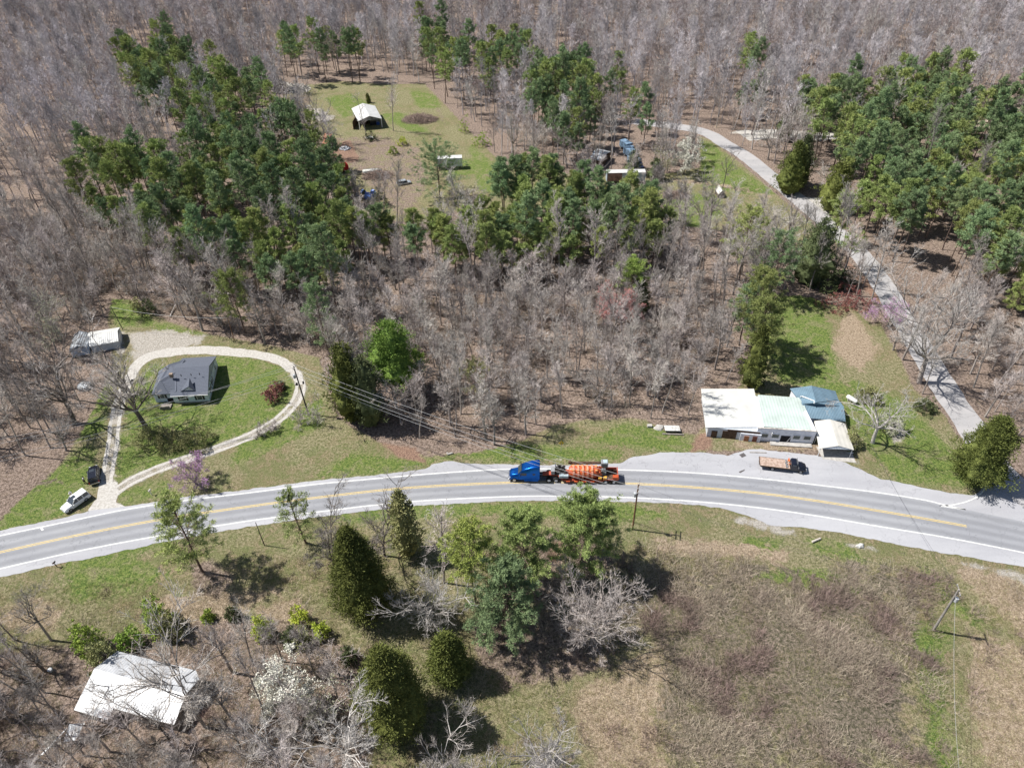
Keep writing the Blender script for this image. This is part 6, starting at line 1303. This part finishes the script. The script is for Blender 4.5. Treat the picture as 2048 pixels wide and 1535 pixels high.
# ---- poles and wires
M_pole=mat('brown_utility_pole',(.24,.13,.075),.85,.25,2);M_poleg=mat('grey_utility_pole',(.34,.31,.28),.9,.2,2);M_poled=mat('dark_utility_pole',(.09,.08,.075),.85,.2,2)
M_ins=mat('white_insulator',(.62,.62,.60),.4,.1,5);M_wire=mat('aluminium_wire',(.42,.42,.42),.5,.08,1,metal=.3);M_dwire=mat('dark_cable',(.07,.07,.075),.6,.1,1)
def pole(label,foot,toppx,m,arms,armrz,xf=True,r=.16,name='utility_pole'):
    b_=at(*foot);h=hgt(foot,toppx);top=at(toppx[0],toppx[1],h);o=empty(name,(b_[0],b_[1],0),0,label,'utility pole' if r>.12 else 'pole')
    tv=Vector((top[0]-b_[0],top[1]-b_[1],h));MB().tube([(0,0,-.3),tuple(tv*.5),tuple(tv)],[r,r*.85,r*.65],10).build('shaft',m,o,smooth=True);pts=[]
    for dz,w_ in arms:
        c_=tv*((h-dz)/h);d=Vector((math.cos(armrz),math.sin(armrz),0));MB().box(c_+Vector((0,0,0))+d.cross(Vector((0,0,1)))*.14,(w_,.11,.12),armrz).build('crossarm',M_poleg,o)
        for s in(-1,0,1):
            q=c_+d*s*w_*.46+Vector((0,0,.08));b=MB();b.tube([q,q+Vector((0,0,.12)),q+Vector((0,0,.26))],[.04,.08,.05],8);b.build('insulator',M_ins,o);pts.append(Vector((b_[0],b_[1],0))+q+Vector((0,0,.26)))
    if xf:
        c_=tv*((h-2.4)/h)+Vector((math.cos(xf),math.sin(xf),0))*.42;b=MB();b.tube([c_+Vector((0,0,-.45)),c_+Vector((0,0,-.4)),c_+Vector((0,0,.4)),c_+Vector((0,0,.48))],[.2,.27,.27,.16],12);b.build('transformer',mat('light_grey_transformer',(.50,.52,.54),.5,.1,3),o,smooth=True)
    return o,pts,Vector((b_[0],b_[1],0))+tv,tv
def wire(pa,pb,sag,label,m=M_wire,r=.022,n=18,cat='wire',group=None):
    pts=[pa.lerp(pb,k/n)-Vector((0,0,sag*4*(k/n)*(1-k/n))) for k in range(n+1)];o=MB().tube(pts,r,4).build('power_line',m);return tag(o,label,cat,group)
P3,w3,t3,v3=pole('brown pole with double crossarms between truck and tall grass bank south of the highway',(1265,1058),(1277,968),M_pole,((.25,1.9),(1.35,1.9)),R_(75),R_(200))
P2,w2,t2,v2=pole('pale grey pole with transformer standing in the scrub field at the right',(1867,1259),(1918,1178),M_poleg,((.35,1.9),),R_(75),R_(-20),r=.2)
P1,w1,t1,v1=pole('tall dark pole with transformer on the outer bank of the driveway bend',(617,828),(587,732),M_poled,((.3,1.2),),R_(80),R_(210),r=.17)
Pa,wa_,ta,va=pole('thin dark pole behind the garage',(246,659),(222,614),M_poled,(),0,False,.1,'service_pole')
Pb,wb_,tb,vb=pole('thin rusty pole at the wood edge north of the house',(469,681),(455,635),M_pole,(),0,False,.1,'service_pole')
Pc,wc_,tc_,vc=pole('short leaning dark post below the highway beside the young thin pine',(529,1090),(511,1044),M_poled,(),0,False,.09,'leaning_post')
def off(p,x,y,z): return p+Vector((x,y,z))
for k,(a_,b_) in enumerate([(w1[0],w3[0]),(w1[2],w3[2]),(off(t1,0,0,-1.9),off(t3,0,0,-2.2)),(off(t1,0,0,-2.6),off(t3,0,0,-2.9))]):
    wire(a_,b_,[1.2,1.3,1.1,1.4][k],['topmost','second','third','lowest'][k]+' wire from the driveway pole to the brown roadside pole over the truck',r=.03)
wl_=[V3(at(-160,905,9.)),V3(at(-160,918,9.)),V3(at(-160,948,7.5)),V3(at(-160,957,7.))]
for k,a_ in enumerate([w1[0],w1[2],off(t1,0,0,-1.9),off(t1,0,0,-2.6)]):
    wire(a_,wl_[k],1.6,['topmost','second','third','lowest'][k]+' wire from the driveway pole over the house lawn to the left edge',r=.028)
for k,(a_,b_) in enumerate([(w3[3],w2[0]),(w3[5],w2[2]),(off(t3,0,0,-2.2),off(t2,0,0,-2.0))]):
    wire(a_,b_,1.4,['upper','middle','lower'][k]+' dark wire from the brown pole to the grey field pole',M_dwire,.018)
for k,(a_,px_,pz_) in enumerate([(w2[1],(1795,1001),7.),(off(t2,0,0,-1.2),(1925,1600),5.)]):
    b_=V3(at(px_[0],px_[1],pz_)) if k else V3(at(1690,780,6.));wire(a_,b_,1.5,['dark service wire crossing the highway towards the lawn','pale wire running down the field from the grey pole'][k],[M_dwire,M_wire][k],.02)
wire(ta,tb,1.0,'pale twisted service cable along the wood edge above the yard',M_ins,.03)
b=MB();r=np.random.default_rng(2)
# ---- mailboxes and sign
def mailbox(label,foot,rz,mb_,h=1.15):
    p=at(*foot);o=empty('mailbox',(p[0],p[1],0),rz,label,'mailbox');MB().box((0,0,h/2),(.11,.11,h)).build('post',M_wpaint if mb_ is M_wpaint else M_brown,o)
    b=MB();b.loft([[(x,.11*math.cos(q),h+.1+.13*math.sin(q)) if q<=math.pi+1e-6 else (x,.11*math.cos(q),h) for q in (0,.6,1.2,1.57,1.95,2.55,3.1416,4.0,5.4)] for x in(-.28,.28)]);b.build('box',mb_,o)
    MB().box((-.18,-.14,h+.22),(.04,.02,.18)).build('flag',M_redp,o);return o
mailbox('pale mailbox on a post between the driveway fork and the highway',(303.5,989),R_(75),M_wpaint)
mailbox('dark mailbox on the south shoulder at the left end of the highway',(114,1133),R_(70),M_frame)
p=at(1122,903);o=empty('road_sign',(p[0],p[1],0),R_(95),'diamond road sign seen edge on in the grass above the truck','sign')
MB().box((0,0,1.3),(.05,.05,2.6)).build('post',M_greyw,o);b=MB();b.box((.04,0,2.35),(.02,.75,.75));q=b.build('panel',mat('yellow_sign_face',(.80,.55,.03),.5,.05,3),o);q.location=(0,0,2.35);q.rotation_euler=(R_(45),0,0)
for v_ in q.data.vertices: v_.co.z-=2.35
p=at(900,908);b=MB();b.box((0,0,.15),(1.1,.3,.3));b.box((-.45,.25,.15),(.25,.5,.3));single('culvert_headwall',b,M_conc,(p[0],p[1],0),R_(20),'small pale culvert end in the ditch left of the truck','culvert')
